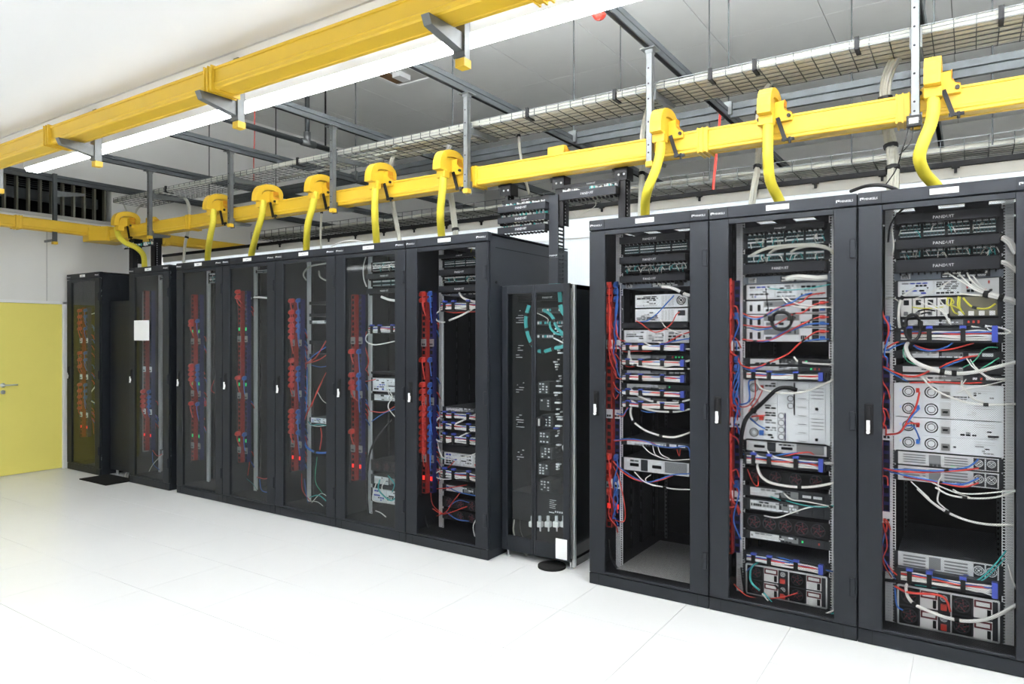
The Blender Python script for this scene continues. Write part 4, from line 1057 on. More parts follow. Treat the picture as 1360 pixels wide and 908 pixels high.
# ---- R1
many('R1', 800, 380, 9.08, [
 ('b', .004, [(865,110),(780,200),(660,330),(540,415),(450,430)]), ('r', .0035, [(930,310),(890,345),(840,440),(760,510),(650,555),(560,520),(470,450),(400,415)]),
 ('w', .003, [(700,400),(760,490),(870,545),(960,575),(1080,610)]), ('r', .004, [(1080,545),(940,590),(850,640),(760,690),(650,750),(560,785),(400,780),(270,790),(195,730)]),
 ('b', .004, [(1080,625),(850,665),(640,730),(430,745),(270,755),(200,720)]), ('w', .0055, [(470,660),(600,720),(740,755),(900,760),(1080,752)], 3, (.55,)),
 ('w', .004, [(680,670),(750,735),(840,760),(1080,765)]), ('w', .003, [(870,100),(960,120),(1080,165)]),
 ('w', .012, [(720,5),(800,10),(860,25),(930,60),(1000,95),(1080,120)], 7, (.78,)), ('r', .004, [(190,150),(170,300),(165,450),(180,590),(220,650),(280,660)])])
many('R1', 800, 470, 9.08, [
 ('w', .009, [(335,-85),(320,-20),(335,60),(380,125),(480,145),(620,160),(760,150),(900,120),(1090,65)], 5, (.42,)), ('w', .007, [(340,130),(480,150),(720,178),(1005,178),(1080,180)], 4, (.85,)),
 ('r', .0035, [(160,0),(230,90),(300,150),(390,150)]), ('r', .0035, [(130,200),(180,285),(250,300),(335,300)]), ('b', .0035, [(170,120),(190,230),(240,290),(330,312)]),
 ('r', .0035, [(125,330),(180,420),(260,445),(345,440)]), ('b', .0035, [(150,410),(190,460),(260,480),(335,485)]),
 ('w', .008, [(335,410),(420,490),(540,550),(680,580),(860,585),(970,570),(1090,540)], 5, (.5, .85)), ('w', .008, [(340,560),(380,580),(480,640),(620,680),(830,695),(960,685),(1090,655)], 5, (.7,)),
 ('b', .004, [(170,715),(250,730),(290,680),(350,630)]), ('r', .0035, [(190,740),(260,745),(300,650),(350,620)]), ('r', .003, [(120,450),(155,540),(200,480)]), ('b', .004, [(470,680),(540,700),(640,700)])])
many('R1', 770, 440, 4.54, [
 ('w', .008, [(318,430),(305,480),(312,520),(335,555),(400,600),(490,630),(560,638),(620,625),(690,600)], 5, (.36, .66)),
 ('b', .0035, [(205,655),(300,648),(400,662),(470,690),(560,700),(650,695),(665,760)]), ('r', .0035, [(210,660),(300,655),(420,668),(480,695)]),
 ('w', .003, [(380,690),(430,735),(520,770),(590,775),(690,768)]), ('w', .003, [(440,690),(455,740),(500,765),(560,775)]), ('w', .003, [(470,690),(490,740),(540,765)]), ('r', .003, [(585,710),(600,750),(608,710)])])
many('R1', 770, 600, 4.128, [
 ('b', .0038, [(190,60),(240,100),(300,140),(370,165),(440,148),(510,125),(620,118)]), ('r', .0038, [(160,20),(220,95),(290,145),(370,165),(440,155),(510,128)]),
 ('w', .005, [(300,110),(350,160),(400,180),(450,190),(520,203),(625,206)], 4, (.7,)), ('w', .003, [(390,125),(360,150),(390,180),(450,190)]),
 ('r', .0035, [(165,50),(210,130),(235,230),(250,330),(240,382),(195,375)]), ('k', .008, [(160,480),(170,570),(200,630),(230,665)]), ('b', .003, [(190,190),(185,280),(195,350)])])
# ---- R2
many('R2', 940, 240, 4.54, [
 ('e', .010, [(255,455),(340,412),(450,392),(600,383),(700,393),(770,435)], 5), ('e', .008, [(370,440),(420,410),(560,395),(700,402),(770,445)], 4), ('e', .008, [(500,432),(540,410),(640,395),(770,425)], 4),
 ('e', .008, [(340,500),(380,535),(450,525),(530,490)], 4), ('e', .009, [(545,525),(620,520),(690,480)], 5), ('w', .017, [(470,592),(530,580),(600,584),(660,588),(720,582)], 9)])
many('R2', 960, 370, 6.987, [
 ('t', .003, [(430,90),(560,105),(700,100),(830,85),(1000,50)]), ('w', .0045, [(540,160),(590,220),(660,255),(760,270),(870,270),(1010,263)]), ('w', .004, [(590,170),(640,210),(720,240),(860,255),(970,262)]),
 ('r', .004, [(185,320),(260,352),(370,352),(450,300),(560,255),(720,220),(800,160),(870,140),(950,130)], 1, (.3, .52)), ('b', .004, [(190,345),(260,370),(350,365),(560,250),(650,215),(720,165),(830,130)], 1, (.42,)),
 ('r', .004, [(190,430),(300,442),(440,445),(560,385),(660,325),(740,315),(850,240),(980,215)], 1, (.6,)), ('b', .004, [(260,460),(330,476),(430,458),(500,440)]),
 ('b', .005, [(300,580),(420,575),(560,500),(660,470),(760,430),(880,415),(985,420)]), ('r', .004, [(180,560),(300,577),(450,565),(600,490),(760,410),(880,360),(985,355)], 1, (.18, .8)),
 ('r', .0045, [(130,765),(200,815),(300,828),(420,780),(600,700),(700,610),(790,540),(880,490),(985,490)], 1, (.4, .74)), ('b', .004, [(190,825),(260,848),(340,822),(430,780)]),
 ('b', .004, [(760,580),(860,565),(985,560)]), ('w', .007, [(660,725),(700,765),(790,782),(900,790),(1025,797)], 4, (.35,)), ('k', .003, [(405,130),(410,200),(425,300)])])
coil('R2', 'black cable coil hanging in front of the white servers in the middle rack', 1038, 426, .055, .052, 4, .0065, 3)
many('R2', 960, 490, 6.987, [
 ('w', .008, [(320,70),(325,130),(360,180),(430,205),(560,222),(700,220),(850,180),(1040,92)], 4), ('r', .0035, [(300,100),(300,250),(250,330),(190,352),(140,330),(100,240)]), ('r', .0035, [(370,195),(320,290),(240,390)]),
 ('b', .0045, [(295,95),(240,120),(250,250),(230,310),(165,328)]), ('k', .014, [(690,195),(570,172),(480,205),(350,330),(230,440),(185,560),(170,700),(175,830)], 4, (.55,)),
 ('b', .004, [(255,455),(330,520),(390,552)]), ('r', .004, [(265,442),(320,435),(390,430)]), ('w', .006, [(280,760),(330,805),(450,832),(600,860),(780,880),(1035,878)], 3, (.72,)), ('w', .005, [(410,750),(450,800),(600,845),(780,872),(1035,865)], 2),
 ('b', .004, [(190,790),(300,812),(420,815),(560,790),(700,775)]), ('r', .004, [(430,835),(560,810),(700,780),(800,772),(845,795)])])
many('R2', 940, 620, 3.604, [
 ('w', .009, [(250,-40),(238,0),(260,50),(320,82),(440,98),(540,90),(620,70),(670,45)], 5, (.62,)), ('w', .004, [(365,125),(400,155),(470,165),(590,190),(665,222)], 1, (.8,)), ('w', .004, [(270,232),(330,242),(400,220),(490,192),(590,186)]),
 ('t', .0035, [(375,160),(440,178),(540,192),(665,175)]), ('t', .0035, [(300,140),(350,160)]),
 ('t', .007, [(250,448),(210,480),(203,530),(215,560),(248,590)], 4), ('w', .006, [(260,605),(310,660),(380,695),(450,710),(540,708),(620,672),(670,590)], 3, (.5,)), ('t', .005, [(268,600),(330,668),(400,700),(500,714),(600,700),(670,630)], 3),
 ('r', .004, [(125,560),(180,612),(250,632)]), ('r', .004, [(290,632),(370,620),(430,602)]), ('b', .004, [(245,450),(320,432),(400,448),(470,470),(600,500)]), ('b', .003, [(185,500),(220,465),(260,445)]),
 ('k', .006, [(320,565),(360,600),(410,640)]), ('r', .003, [(190,10),(215,70),(240,90),(240,40)]), ('k', .006, [(160,480),(170,560),(200,660),(240,690)])])
# ---- R3
many('R3', 1130, 220, 3.948, [
 ('w', .005, [(505,560),(600,620),(660,655),(718,678)], 2), ('w', .005, [(560,560),(600,600),(640,635),(718,672)], 2), ('w', .005, [(610,560),(640,610),(718,668)], 2), ('w', .004, [(640,575),(680,625),(725,668)], 2), ('w', .005, [(570,670),(640,678),(718,682)], 2),
 ('w', .015, [(700,670),(750,682),(800,695),(840,705),(880,725)], 9, (.1, .5)), ('w', .017, [(770,370),(800,380),(835,405),(865,460)], 9, (.25,)), ('w', .014, [(765,500),(800,506),(835,520),(875,555)], 7, (.25,)),
 ('w', .008, [(340,640),(285,675),(258,715),(250,790),(258,860)], 4, (.45,)), ('w', .0035, [(525,600),(430,660),(340,695)]), ('k', .005, [(275,225),(240,260),(205,320),(195,400)]), ('w', .005, [(215,330),(225,420),(215,470)], 2)])
many('R3', 1165, 380, 6.484, [
 ('y', .0035, [(600,100),(640,110),(625,165),(600,150),(610,105)]), ('y', .0035, [(630,150),(660,220),(700,240)]), ('y', .0035, [(700,85),(695,170),(750,242)]), ('y', .0035, [(715,90),(710,170),(740,235)]), ('y', .006, [(740,100),(800,165),(880,192),(960,188),(1020,150)], 3, (.4,)), ('y', .003, [(300,180),(380,190),(480,188),(570,178)]), ('y', .003, [(640,100),(660,140),(640,160),(700,190)]),
 ('w', .004, [(360,130),(470,180),(560,220),(622,320)], 2), ('w', .004, [(440,130),(540,190),(600,250),(628,320)], 2), ('w', .004, [(540,120),(590,190),(636,330)], 2, (.95,)),
 ('k', .004, [(350,215),(420,200),(500,212)]), ('k', .004, [(375,240),(420,228),(460,230)]), ('k', .003, [(60,375),(150,385),(240,400)]), ('k', .003, [(100,335),(170,365),(240,350)]), ('e', .003, [(65,110),(130,98),(200,140)]),
 ('w', .006, [(930,340),(1050,355),(1140,385),(1130,405),(1040,405),(960,370),(930,345)], 3), ('w', .004, [(810,345),(900,362),(1010,400),(1100,405)]), ('b', .004, [(360,470),(470,445),(600,440),(700,462)]),
 ('r', .004, [(320,505),(400,535),(500,552),(620,545),(740,515),(830,488)]), ('b', .004, [(310,510),(380,545),(480,555),(600,520),(660,478)]),
 ('r', .004, [(80,530),(130,500),(180,480),(275,465)]), ('b', .004, [(80,555),(130,530),(170,510),(245,485)]),
 ('w', .012, [(272,470),(248,520),(260,575),(290,620),(360,670),(460,708),(560,735),(700,750),(850,735),(1000,700),(1200,652)], 6, (.62, .7)),
 ('r', .005, [(50,690),(150,740),(240,772),(340,775),(450,730)]), ('b', .004, [(55,705),(150,760),(260,815)]), ('r', .004, [(540,700),(620,660),(760,612),(880,598)]), ('b', .004, [(550,710),(640,670),(760,625)]),
 ('g', .003, [(740,700),(840,640),(900,560),(960,525),(1040,528)]), ('g', .003, [(880,720),(960,672),(1050,615)]), ('g', .003, [(230,520),(225,580),(260,640),(330,675)]), ('w', .0035, [(770,620),(820,690),(900,752),(980,800),(1110,805)]), ('w', .0035, [(800,630),(850,700),(930,765),(1010,795),(1110,795)]),
 ('r', .005, [(30,180),(60,270),(95,330),(95,420),(65,500)]), ('r', .004, [(280,830),(420,828),(540,825),(740,835),(900,830)])])
coil('R3', 'dense black cable coil hanging in front of a server in the right-edge rack', 1212.5, 435, .036, .068, 9, .0055, 5)
many('R3', 1165, 500, 5.674, [
 ('w', .007, [(330,0),(420,90),(540,150),(700,200),(860,212),(1050,207)], 3, (.82,)), ('w', .004, [(640,30),(635,60),(660,100),(730,170),(850,210)]), ('w', .003, [(670,20),(640,70),(690,110),(720,165)]), ('w', .003, [(600,125),(690,90),(800,70),(970,28)]), ('w', .003, [(365,5),(420,50),(500,80)]),
 ('r', .005, [(320,115),(290,230),(230,330),(170,420),(70,437)]), ('b', .0045, [(320,235),(260,300),(215,370),(160,425)]), ('b', .004, [(220,370),(270,373),(300,420),(322,478)]), ('r', .004, [(320,360),(240,350),(190,390)]),
 ('b', .0045, [(55,705),(200,700),(350,708),(480,708),(650,690),(720,660),(762,620)], 1, (.6,)), ('r', .0045, [(50,690),(150,712),(350,720),(480,715),(650,705),(765,690)]), ('b', .0045, [(90,715),(250,752),(400,780),(500,800),(640,812),(765,765)], 1, (.62,)), ('r', .0045, [(200,755),(350,780),(500,805),(650,830),(765,800)]),
 ('w', .004, [(320,738),(420,800),(560,862),(700,910)]), ('w', .004, [(255,790),(320,850),(390,915)]), ('w', .0035, [(490,740),(460,800),(470,870)]), ('w', .004, [(570,850),(640,880),(800,880),(1040,855)]), ('k', .006, [(840,452),(880,455),(910,455)]), ('r', .003, [(55,120),(40,230),(60,300),(40,400)])])
many('R3', 1130, 650, 3.517, [
 ('w', .008, [(310,-5),(380,60),(450,105),(540,142),(640,162),(760,166)], 4, (.44,)), ('w', .006, [(395,-10),(460,25),(560,40),(680,35),(800,-5)], 4, (.48,)), ('w', .004, [(415,-5),(405,50),(430,80),(455,98)]),
 ('w', .010, [(305,412),(262,438),(262,490),(290,530),(330,552),(440,595),(550,614),(660,597),(790,530)], 5, (.45, .74)), ('t', .004, [(300,445),(400,456),(500,446),(600,418),(690,330),(725,285)], 1), ('t', .003, [(520,440),(620,420),(720,320)]),
 ('r', .004, [(145,320),(200,385),(240,415)]), ('r', .007, [(205,450),(270,480),(400,490),(445,515),(465,570)], 2), ('b', .005, [(205,455),(215,540),(242,562)], 2), ('w', .005, [(735,350),(755,420),(775,470)], 2), ('b', .003, [(160,200),(145,290),(180,370),(210,420)]), ('r', .003, [(150,150),(170,260),(150,330),(190,410)]), ('k', .010, [(150,420),(240,430),(350,432),(420,445)]), ('w', .006, [(570,440),(640,450),(655,465),(590,475),(540,460)], 2)])
# ---- left racks
many('L5', 430, 300, 3.783, [('w', .010, [(680,335),(700,360),(740,375),(775,380)], 5), ('w', .006, [(600,415),(565,440),(565,470),(590,485),(610,482)], 3), ('w', .009, [(630,475),(690,450),(740,422),(770,400)], 4), ('r', .004, [(590,420),(560,450),(555,510),(565,560)]), ('r', .004, [(600,425),(650,435),(770,430)]), ('b', .003, [(545,690),(555,760),(560,900)]), ('y', .002, [(745,110),(740,140),(765,165)])])
many('L5', 430, 510, 3.63, [('w', .008, [(570,150),(540,180),(545,210),(600,205),(680,170),(745,140)], 3, (.6,)), ('w', .009, [(545,215),(535,250),(555,275),(610,275),(680,240),(745,212)], 4, (.55,)), ('w', .006, [(550,280),(560,330),(590,360),(680,350),(745,330)], 3), ('w', .006, [(580,420),(545,425),(545,450),(600,458),(745,440)], 3),
 ('t', .003, [(540,350),(600,362),(680,350)]), ('r', .004, [(510,380),(550,410),(600,400),(630,370)]), ('r', .004, [(520,505),(600,500),(690,485)]), ('b', .004, [(590,490),(650,520),(745,540)]), ('r', .004, [(660,520),(620,570),(590,615),(545,635)]), ('r', .004, [(525,600),(580,625),(690,590)]), ('b', .004, [(590,615),(640,650),(700,660)]), ('b', .003, [(600,590),(650,560),(700,570)]), ('w', .005, [(735,650),(720,690),(735,760)], 2), ('k', .010, [(480,560),(490,640),(520,720),(560,740)]), ('r', .003, [(515,500),(525,580),(580,630)])])
many('L4', 430, 300, 3.783, [('w', .007, [(215,145),(200,200),(200,260),(215,305)], 3), ('w', .012, [(290,355),(330,370),(375,375)], 5), ('w', .006, [(245,530),(215,550),(215,580),(260,597),(375,575)], 3), ('r', .004, [(215,530),(205,590),(225,680),(200,725),(160,690)]), ('b', .004, [(160,360),(180,385),(205,370),(190,345)]), ('r', .004, [(150,750),(200,780),(260,770)]), ('w', .004, [(320,790),(330,850),(375,880)]), ('w', .004, [(300,800),(340,820),(375,790)])])
many('L4', 430, 510, 3.63, [('w', .005, [(305,20),(330,60),(310,110),(355,170)], 2), ('t', .008, [(270,460),(265,510),(320,560),(355,540)], 3), ('w', .004, [(300,460),(280,500),(300,560),(355,575)]), ('w', .004, [(255,470),(235,540),(250,565),(355,575)]), ('t', .006, [(310,440),(340,480),(330,520)], 3), ('w', .005, [(250,610),(275,620),(300,640)], 2), ('b', .004, [(230,180),(290,140),(345,120)]), ('r', .004, [(225,130),(290,135),(345,105)]), ('k', .008, [(330,170),(270,240),(225,320),(210,420)]), ('k', .009, [(210,330),(205,480),(215,640)])])
many('L3', 220, 320, 4.126, [('e', .009, [(770,215),(755,180),(790,140),(860,125),(910,118)], 3), ('e', .010, [(840,165),(850,200),(900,225)], 3), ('r', .006, [(760,670),(820,640),(880,545)], 3), ('r', .006, [(760,675),(840,650),(900,610)], 3), ('b', .006, [(770,665),(820,620),(880,580)], 2), ('b', .004, [(700,380),(740,470),(770,640)]), ('r', .005, [(715,480),(745,570),(770,660)]), ('b', .006, [(775,690),(775,800),(770,930)], 2), ('b', .003, [(800,680),(850,690),(900,680)]), ('r', .003, [(800,908),(830,820),(880,720)])])
many('L3', 220, 500, 4.126, [('b', .011, [(745,250),(765,370),(810,410),(860,418),(910,412)], 6, (.62,)), ('r', .005, [(860,20),(820,110),(775,200),(755,260)], 2), ('r', .007, [(850,280),(855,330),(845,400)], 3), ('t', .004, [(780,245),(800,265),(840,262),(890,270)]), ('w', .003, [(770,260),(830,272),(890,265)]), ('w', .003, [(830,80),(860,130),(890,150)]), ('r', .003, [(745,530),(750,620),(790,680)]), ('g', .003, [(830,440),(820,570),(860,640)]), ('t', .006, [(790,660),(840,650),(890,690)], 3), ('w', .003, [(790,680),(840,690),(890,740)]), ('w', .003, [(800,690),(850,640),(890,660)]), ('b', .003, [(760,560),(770,640),(780,690)])])
many('L2', 220, 320, 4.126, [('w', .011, [(465,315),(500,308),(560,312)], 4, (.4,)), ('r', .004, [(420,330),(445,400),(460,460)])])
many('L2', 220, 500, 4.126, [('r', .004, [(450,170),(460,240),(445,330)]), ('r', .004, [(440,400),(460,450),(450,540)]), ('r', .004, [(500,550),(540,560),(560,555)]), ('b', .004, [(515,560),(525,620),(560,635)]), ('t', .002, [(445,560),(475,585),(500,620)])])
many('L1', 220, 320, 4.126, [('r', .004, [(165,450),(190,560),(185,650),(215,730)]), ('b', .004, [(180,440),(205,520),(210,600)]), ('r', .004, [(170,700),(190,800),(215,900)])])
many('L1', 220, 500, 4.126, [('r', .004, [(150,145),(190,165),(225,158)]), ('r', .003, [(190,150),(195,200),(215,235)]), ('r', .003, [(265,20),(250,70),(268,90)])])
many('B', 0, 420, 3.78, [('w', .004, [(820,690),(770,740),(745,790),(760,810)]), ('b', .004, [(765,680),(770,740),(800,770)]), ('r', .004, [(765,670),(790,700),(815,690)]), ('r', .003, [(770,470),(780,560),(760,640)])])
many('A', 70, 340, 2.835, [('w', .008, [(160,490),(140,520),(145,545),(165,555)], 3), ('r', .003, [(130,560),(150,620),(155,670)]), ('w', .007, [(130,215),(145,218),(165,212)], 3)])

# ------------------------------------------------------------------ narrow twin-door cabinet
CF = 4.25; cx0, cx1, ctop = -2.905, -2.333, 2.0
t = thing('narrow_cabinet', 'lower narrow twin-door dark cabinet with teal cables between the two rack groups', 'cabinet', ((cx0+cx1)/2, CF, 0))
MB().box(cx0, cx0+.015, CF+.02, CF+1.0, .045, ctop).build('side_panel', 'rack_metal', t)
MB().box(cx1-.012, cx1, CF+.06, CF+1.0, .0, ctop).build('side_panel', 'gloss_black', t, label='glossy black side panel')
MB().box(cx1-.012, cx1+.022, CF+.035, CF+.06, .012, ctop-.004).build('corner_strip', 'steel', t, label='bright steel corner strip')
MB().box(cx0, cx1, CF+.02, CF+1.0, ctop-.03, ctop).box(cx0, cx1, CF+.02, CF+1.0, .05, .07).box(cx0, cx1, CF+.98, CF+1.0, .05, ctop).build('carcass', 'rack_inner', t)
cm = cx0+(cx1-cx0)*.478
for (a, b) in ((cx0, cm-.002), (cm+.002, cx1)):
    wa, wb = (a+.05, b-.012) if a == cx0 else (a+.02, b-.052)
    d = MB().frame(a, b, .055, ctop+.004, wa, wb, .165, 1.945, CF, CF+.02).build('door', 'rack_metal', t, bevel=.002)
    MB().box(wa-.004, wb+.004, CF+.008, CF+.012, .16, 1.95).build('glass_pane', 'glass', d)
p = at(719, 560, CF)
MB().cyl((p.x, CF-.022, p.z), (p.x, CF, p.z), .04, 20).cyl((p.x, CF-.026, p.z), (p.x, CF-.022, p.z), .032, 20).build('round_lock', 'black', t, bevel=.002)
MB().box(p.x-.006, p.x+.006, CF-.036, CF-.026, p.z-.025, p.z+.025).build('lock_grip', 'steel', t)
for px in (674, 757):
    q = at(px, 740, CF+.02); MB().cyl((q.x, CF+.03, .001), (q.x, CF+.03, .055), .008, 8).cyl((q.x, CF+.03, .001), (q.x, CF+.03, .012), .02, 10).build('levelling_foot', 'steel', t)
CI = CF+.12
q0, q1 = at(738, 741, CF-.003), at(753, 717, CF-.003)
MB().box(q0.x, q1.x, CF-.004, CF-.001, q0.z, q1.z).build('paper_sheet', 'paper', label='white paper label low on the right door of the narrow cabinet', cat='paper')
q0, q1 = at(713, 690, CI), at(750, 657, CI)
u = thing('power_unit', 'black power unit with white rating label low in the narrow cabinet', 'power unit', (q0.x, CI, q0.z))
MB().box(q0.x-.02, q1.x+.02, CI, CI+.4, q0.z, q1.z).build('housing', 'panel_black', u)
lab = at(737, 674, CI)
b = MB()
for i in range(5): b.box(lab.x-.045, lab.x-.045+.06*RND.uniform(.6, 1), CI-.001, CI, lab.z+.05-.014*i, lab.z+.054-.014*i)
for i in range(4): b.box(lab.x+.0+.018*i, lab.x+.011+.018*i, CI-.001, CI, lab.z-.035, lab.z-.022)
b.box(lab.x-.05, lab.x-.005, CI-.001, CI, lab.z-.042, lab.z-.034)
b.build('rating_label', 'text_white', u)
q0, q1 = at(680, 688, CI), at(707, 655, CI)
u = thing('power_unit', 'plain black power unit behind the left door of the narrow cabinet', 'power unit', (q0.x, CI, q0.z))
MB().box(q0.x-.01, q1.x+.03, CI, CI+.4, q0.z, q1.z).build('housing', 'panel_black', u)
for i, px in enumerate((707, 717, 728, 739, 749)):
    q = at(px, 694, CI-.03)
    c = thing('grey_connector', f'grey plug connector hanging under the power unit, {["first","second","third","fourth","fifth"][i]} from left in the narrow cabinet', 'connector', (q.x, CI-.03, q.z-.05), 'grey connectors in the narrow cabinet')
    MB().box(q.x-.022, q.x+.022, CI-.05, CI-.01, q.z-.03, q.z+.01).build('plug_body', 'psu_white', c, bevel=.004)
    MB().cyl((q.x, CI-.03, q.z+.01), (q.x, CI-.03, q.z+.05), .012, 10).build('cable_gland', 'chassis', c)
    MB().box(q.x+.012, q.x+.02, CI-.055, CI-.045, q.z-.055, q.z-.02).build('latch', 'psu_white', c)
q0, q1 = at(673, 696, CI), at(678, 655, CI)
MB().box(q0.x, q1.x, CI, CI+.05, q0.z, q1.z).build('terminal_strip', 'chassis', label='pale vertical terminal strip behind the left door of the narrow cabinet', cat='terminal')
for i in range(8):
    q = at(722+((i*7) % 5), 515+22*i-(i > 3)*2, CI+.05)
    m_ = thing('plug_in_module', f'dark plug-in module, {ordn(i)} from the top behind the right cabinet door', 'module', (q.x, CI+.05, q.z), 'modules in the narrow cabinet')
    MB().box(q.x-.05, q.x+.05, CI+.05, CI+.2, q.z-.045, q.z+.045).build('body', 'chassis_dark', m_, bevel=.004)
    b = MB()
    for z in (-.03, -.01, .01, .03):
        for s_ in (-.035, -.01, .02): 
            if RND.random() < .7: b.box(q.x+s_, q.x+s_+.014, CI+.046, CI+.05, q.z+z-.006, q.z+z+.005)
    b.build('terminals', 'chassis', m_, kind='stuff')
for i in range(9):
    q = at(741+3*(i % 2), 440+22*i, CI-.01)
    b = MB()
    for s_ in range(5): b.box(q.x-.03+RND.uniform(0, .04), q.x-.01+RND.uniform(0, .04), CI-.03, CI, q.z-.04+.018*s_, q.z-.03+.018*s_, RND.randrange(3))
    b.build('wire_plug_row', ['chassis', 'text_white', 'clip_blue' if i == 6 else 'chassis_dark'], label=f'row of small wire plugs, {ordn(i)} from the top at the right cabinet door edge', cat='plugs', kind='stuff')
for i in range(5):
    q = at(687, 420+46*i, CI+.06); b = MB()
    for s_ in range(6): b.box(q.x-.03+RND.uniform(0, .09), q.x-.02+RND.uniform(0, .09), CI+.05, CI+.06, q.z-.05+.018*s_, q.z-.045+.018*s_, RND.randrange(2))
    b.build('wire_plug_row', ['text_white', 'chassis'], label=f'sparse pale wire plugs, {ordn(i)} from the top behind the left cabinet door', cat='plugs', kind='stuff')
q = at(727, 395, CI); 
t2 = thing('patch_bay', 'black patch panel at the top of the narrow cabinet', 'rack panel', ((cx0+cx1)/2, CI, q.z))
MB().box(cx0+.06, cx1-.05, CI, CI+.1, q.z-.02, q.z+.02).build('chassis', 'panel_black', t2); lettering('PANDUIT', (q.x, CI-.001, q.z), .02, 'text_white', t2)
for i, yy in enumerate((411, 428, 446)):
    q = at(730, yy, CI+.02); v = thing('fibre_tray', f'dark fibre tray, {ordn(i)} of three in the upper narrow cabinet', 'tray', (q.x, CI+.02, q.z), 'fibre trays in the narrow cabinet')
    MB().box(cx0+.22, cx1-.06, CI+.02, CI+.3, q.z-.02, q.z+.015).build('tray', 'chassis_dark', v)
    b = MB()
    for j in range(14): b.box(q.x-.12+.02*j, q.x-.108+.02*j, CI+.012, CI+.02, q.z-.012, q.z+.006, RND.randrange(3))
    b.build('couplers', ['chassis', 'cable_teal', 'port'], v, kind='stuff')
def ccable(i, col, r, pts, n, ties, lab):
    P = [at(690+a/7.26, 380+b/9.08*1.0, CI-.03) for a, b in pts]
    tt = thing('cable_bundle' if n > 1 else 'patch_cable', lab, 'cables', (P[0].x, P[0].y, min(p.z for p in P)))
    if n > 1: b, Q = bundle_mesh(P, r, n, r*1.15/math.sqrt(n), 4, 5)
    else: b = MB().tube(P, r, 6, 0, 4); Q = spline(P, 4)
    b.build('strands' if n > 1 else 'cable', CM[col], tt, smooth=True)
    for u_ in ties:
        j = int(u_*(len(Q)-2)); dd = (Q[j+1]-Q[j]).normalized(); MB().cyl(Q[j]-dd*.012, Q[j]+dd*.012, r*1.15, 8).build('cable_tie', 'rubber', tt)
ccable(0, 't', .017, [(95,230),(70,340),(62,450),(85,600),(130,720),(170,770),(230,785),(330,750),(410,730),(475,700)], 9, (.12, .3, .45, .58, .7, .82), 'large teal cable loop tied with black bands behind both cabinet doors')
ccable(1, 't', .018, [(388,40),(392,120),(395,190)], 9, (), 'short thick teal bundle hanging from the top of the narrow cabinet')
ccable(2, 't', .018, [(395,225),(410,290),(440,345),(475,370)], 9, (.9,), 'teal fan of cables curving right below the top bundle')
ccable(3, 't', .014, [(230,285),(290,330),(330,400),(350,470),(390,540),(440,585)], 7, (.5,), 'teal bundle running diagonally down the middle of the right cabinet door')
ccable(4, 't', .010, [(290,450),(300,510),(350,570),(420,590)], 5, (), 'loose teal strands looping under the fibre trays')
ccable(5, 't', .011, [(475,370),(468,450),(470,520),(460,605)], 5, (.5,), 'teal bundle dropping along the right edge of the cabinet door')
ccable(6, 'w', .010, [(420,650),(445,645),(470,640)], 3, (), 'pale connector pair at the right edge below the teal bundle')
ccable(7, 'w', .006, [(330,625),(380,655),(430,690),(475,725)], 1, (), 'straight white cable slanting down right in the narrow cabinet')
ccable(8, 'e', .004, [(130,330),(170,325),(240,365),(275,400),(270,440)], 1, (), 'thin grey cable arching across the cabinet door joint')
ccable(9, 'w', .008, [(440,1900),(420,1940),(440,2010),(470,2080)], 2, (), 'pale cable pair low at the right edge of the cabinet door')
P = [at(a, b, CI-.02) for a, b in ((683, 690), (682, 705), (688, 722), (700, 738))]
MB().tube(P, .006, 6).build('grey_cable', 'cable_grey', label='grey cable curving down behind the left door of the narrow cabinet', cat='cable', smooth=True)
P = [at(a, b, CI-.02) for a, b in ((691, 690), (692, 705), (700, 725), (706, 735))]
MB().tube(P, .005, 6).build('black_cable', 'cable_black', label='black cable beside the grey one behind the left cabinet door', cat='cable', smooth=True)
q = atz(733, 751, .01)
MB().cyl((q.x, q.y, .0008), (q.x, q.y, .016), .1, 24).build('cable_grommet', 'rubber', label='round black floor grommet in front of the narrow cabinet', cat='grommet')

# ------------------------------------------------------------------ vertical duct and hanging patch frames
PF = 4.40
q = at(735, 300, PF); px0, px1 = at(729, 300, PF).x, at(741, 300, PF).x
t = thing('vertical_cable_duct', 'grey-black vertical cable duct standing on the narrow cabinet', 'cable duct', ((px0+px1)/2, PF, ctop))
zt = zz(735, 259, PF); zm = zz(735, 342, PF)
MB().box(px0, px1, PF, PF+.012, ctop, zm-.002).box(px0, px1, PF, PF+.012, zm+.002, zt).build('cover', 'rack_metal', t)
b = MB()
z = ctop+.01
while z < zt-.02: b.box(px1-.008, px1-.002, PF+.012, PF+.09, z, z+.014); z += .028
b.box(px1-.008, px1-.002, PF+.085, PF+.1, ctop, zt).box(px0, px0+.006, PF+.012, PF+.1, ctop, zt)
b.build('comb', 'rack_metal', t)
lettering('PANDUIT', ((px0+px1)/2, PF-.001, zm+.015), .016, 'text_white', t)
MB().box(px0+.01, px1+.03, PF-.02, PF+.08, ctop+.0005, ctop+.016).build('cable_boot', 'cable_teal', label='teal cable boot at the foot of the vertical duct', cat='cable boot')

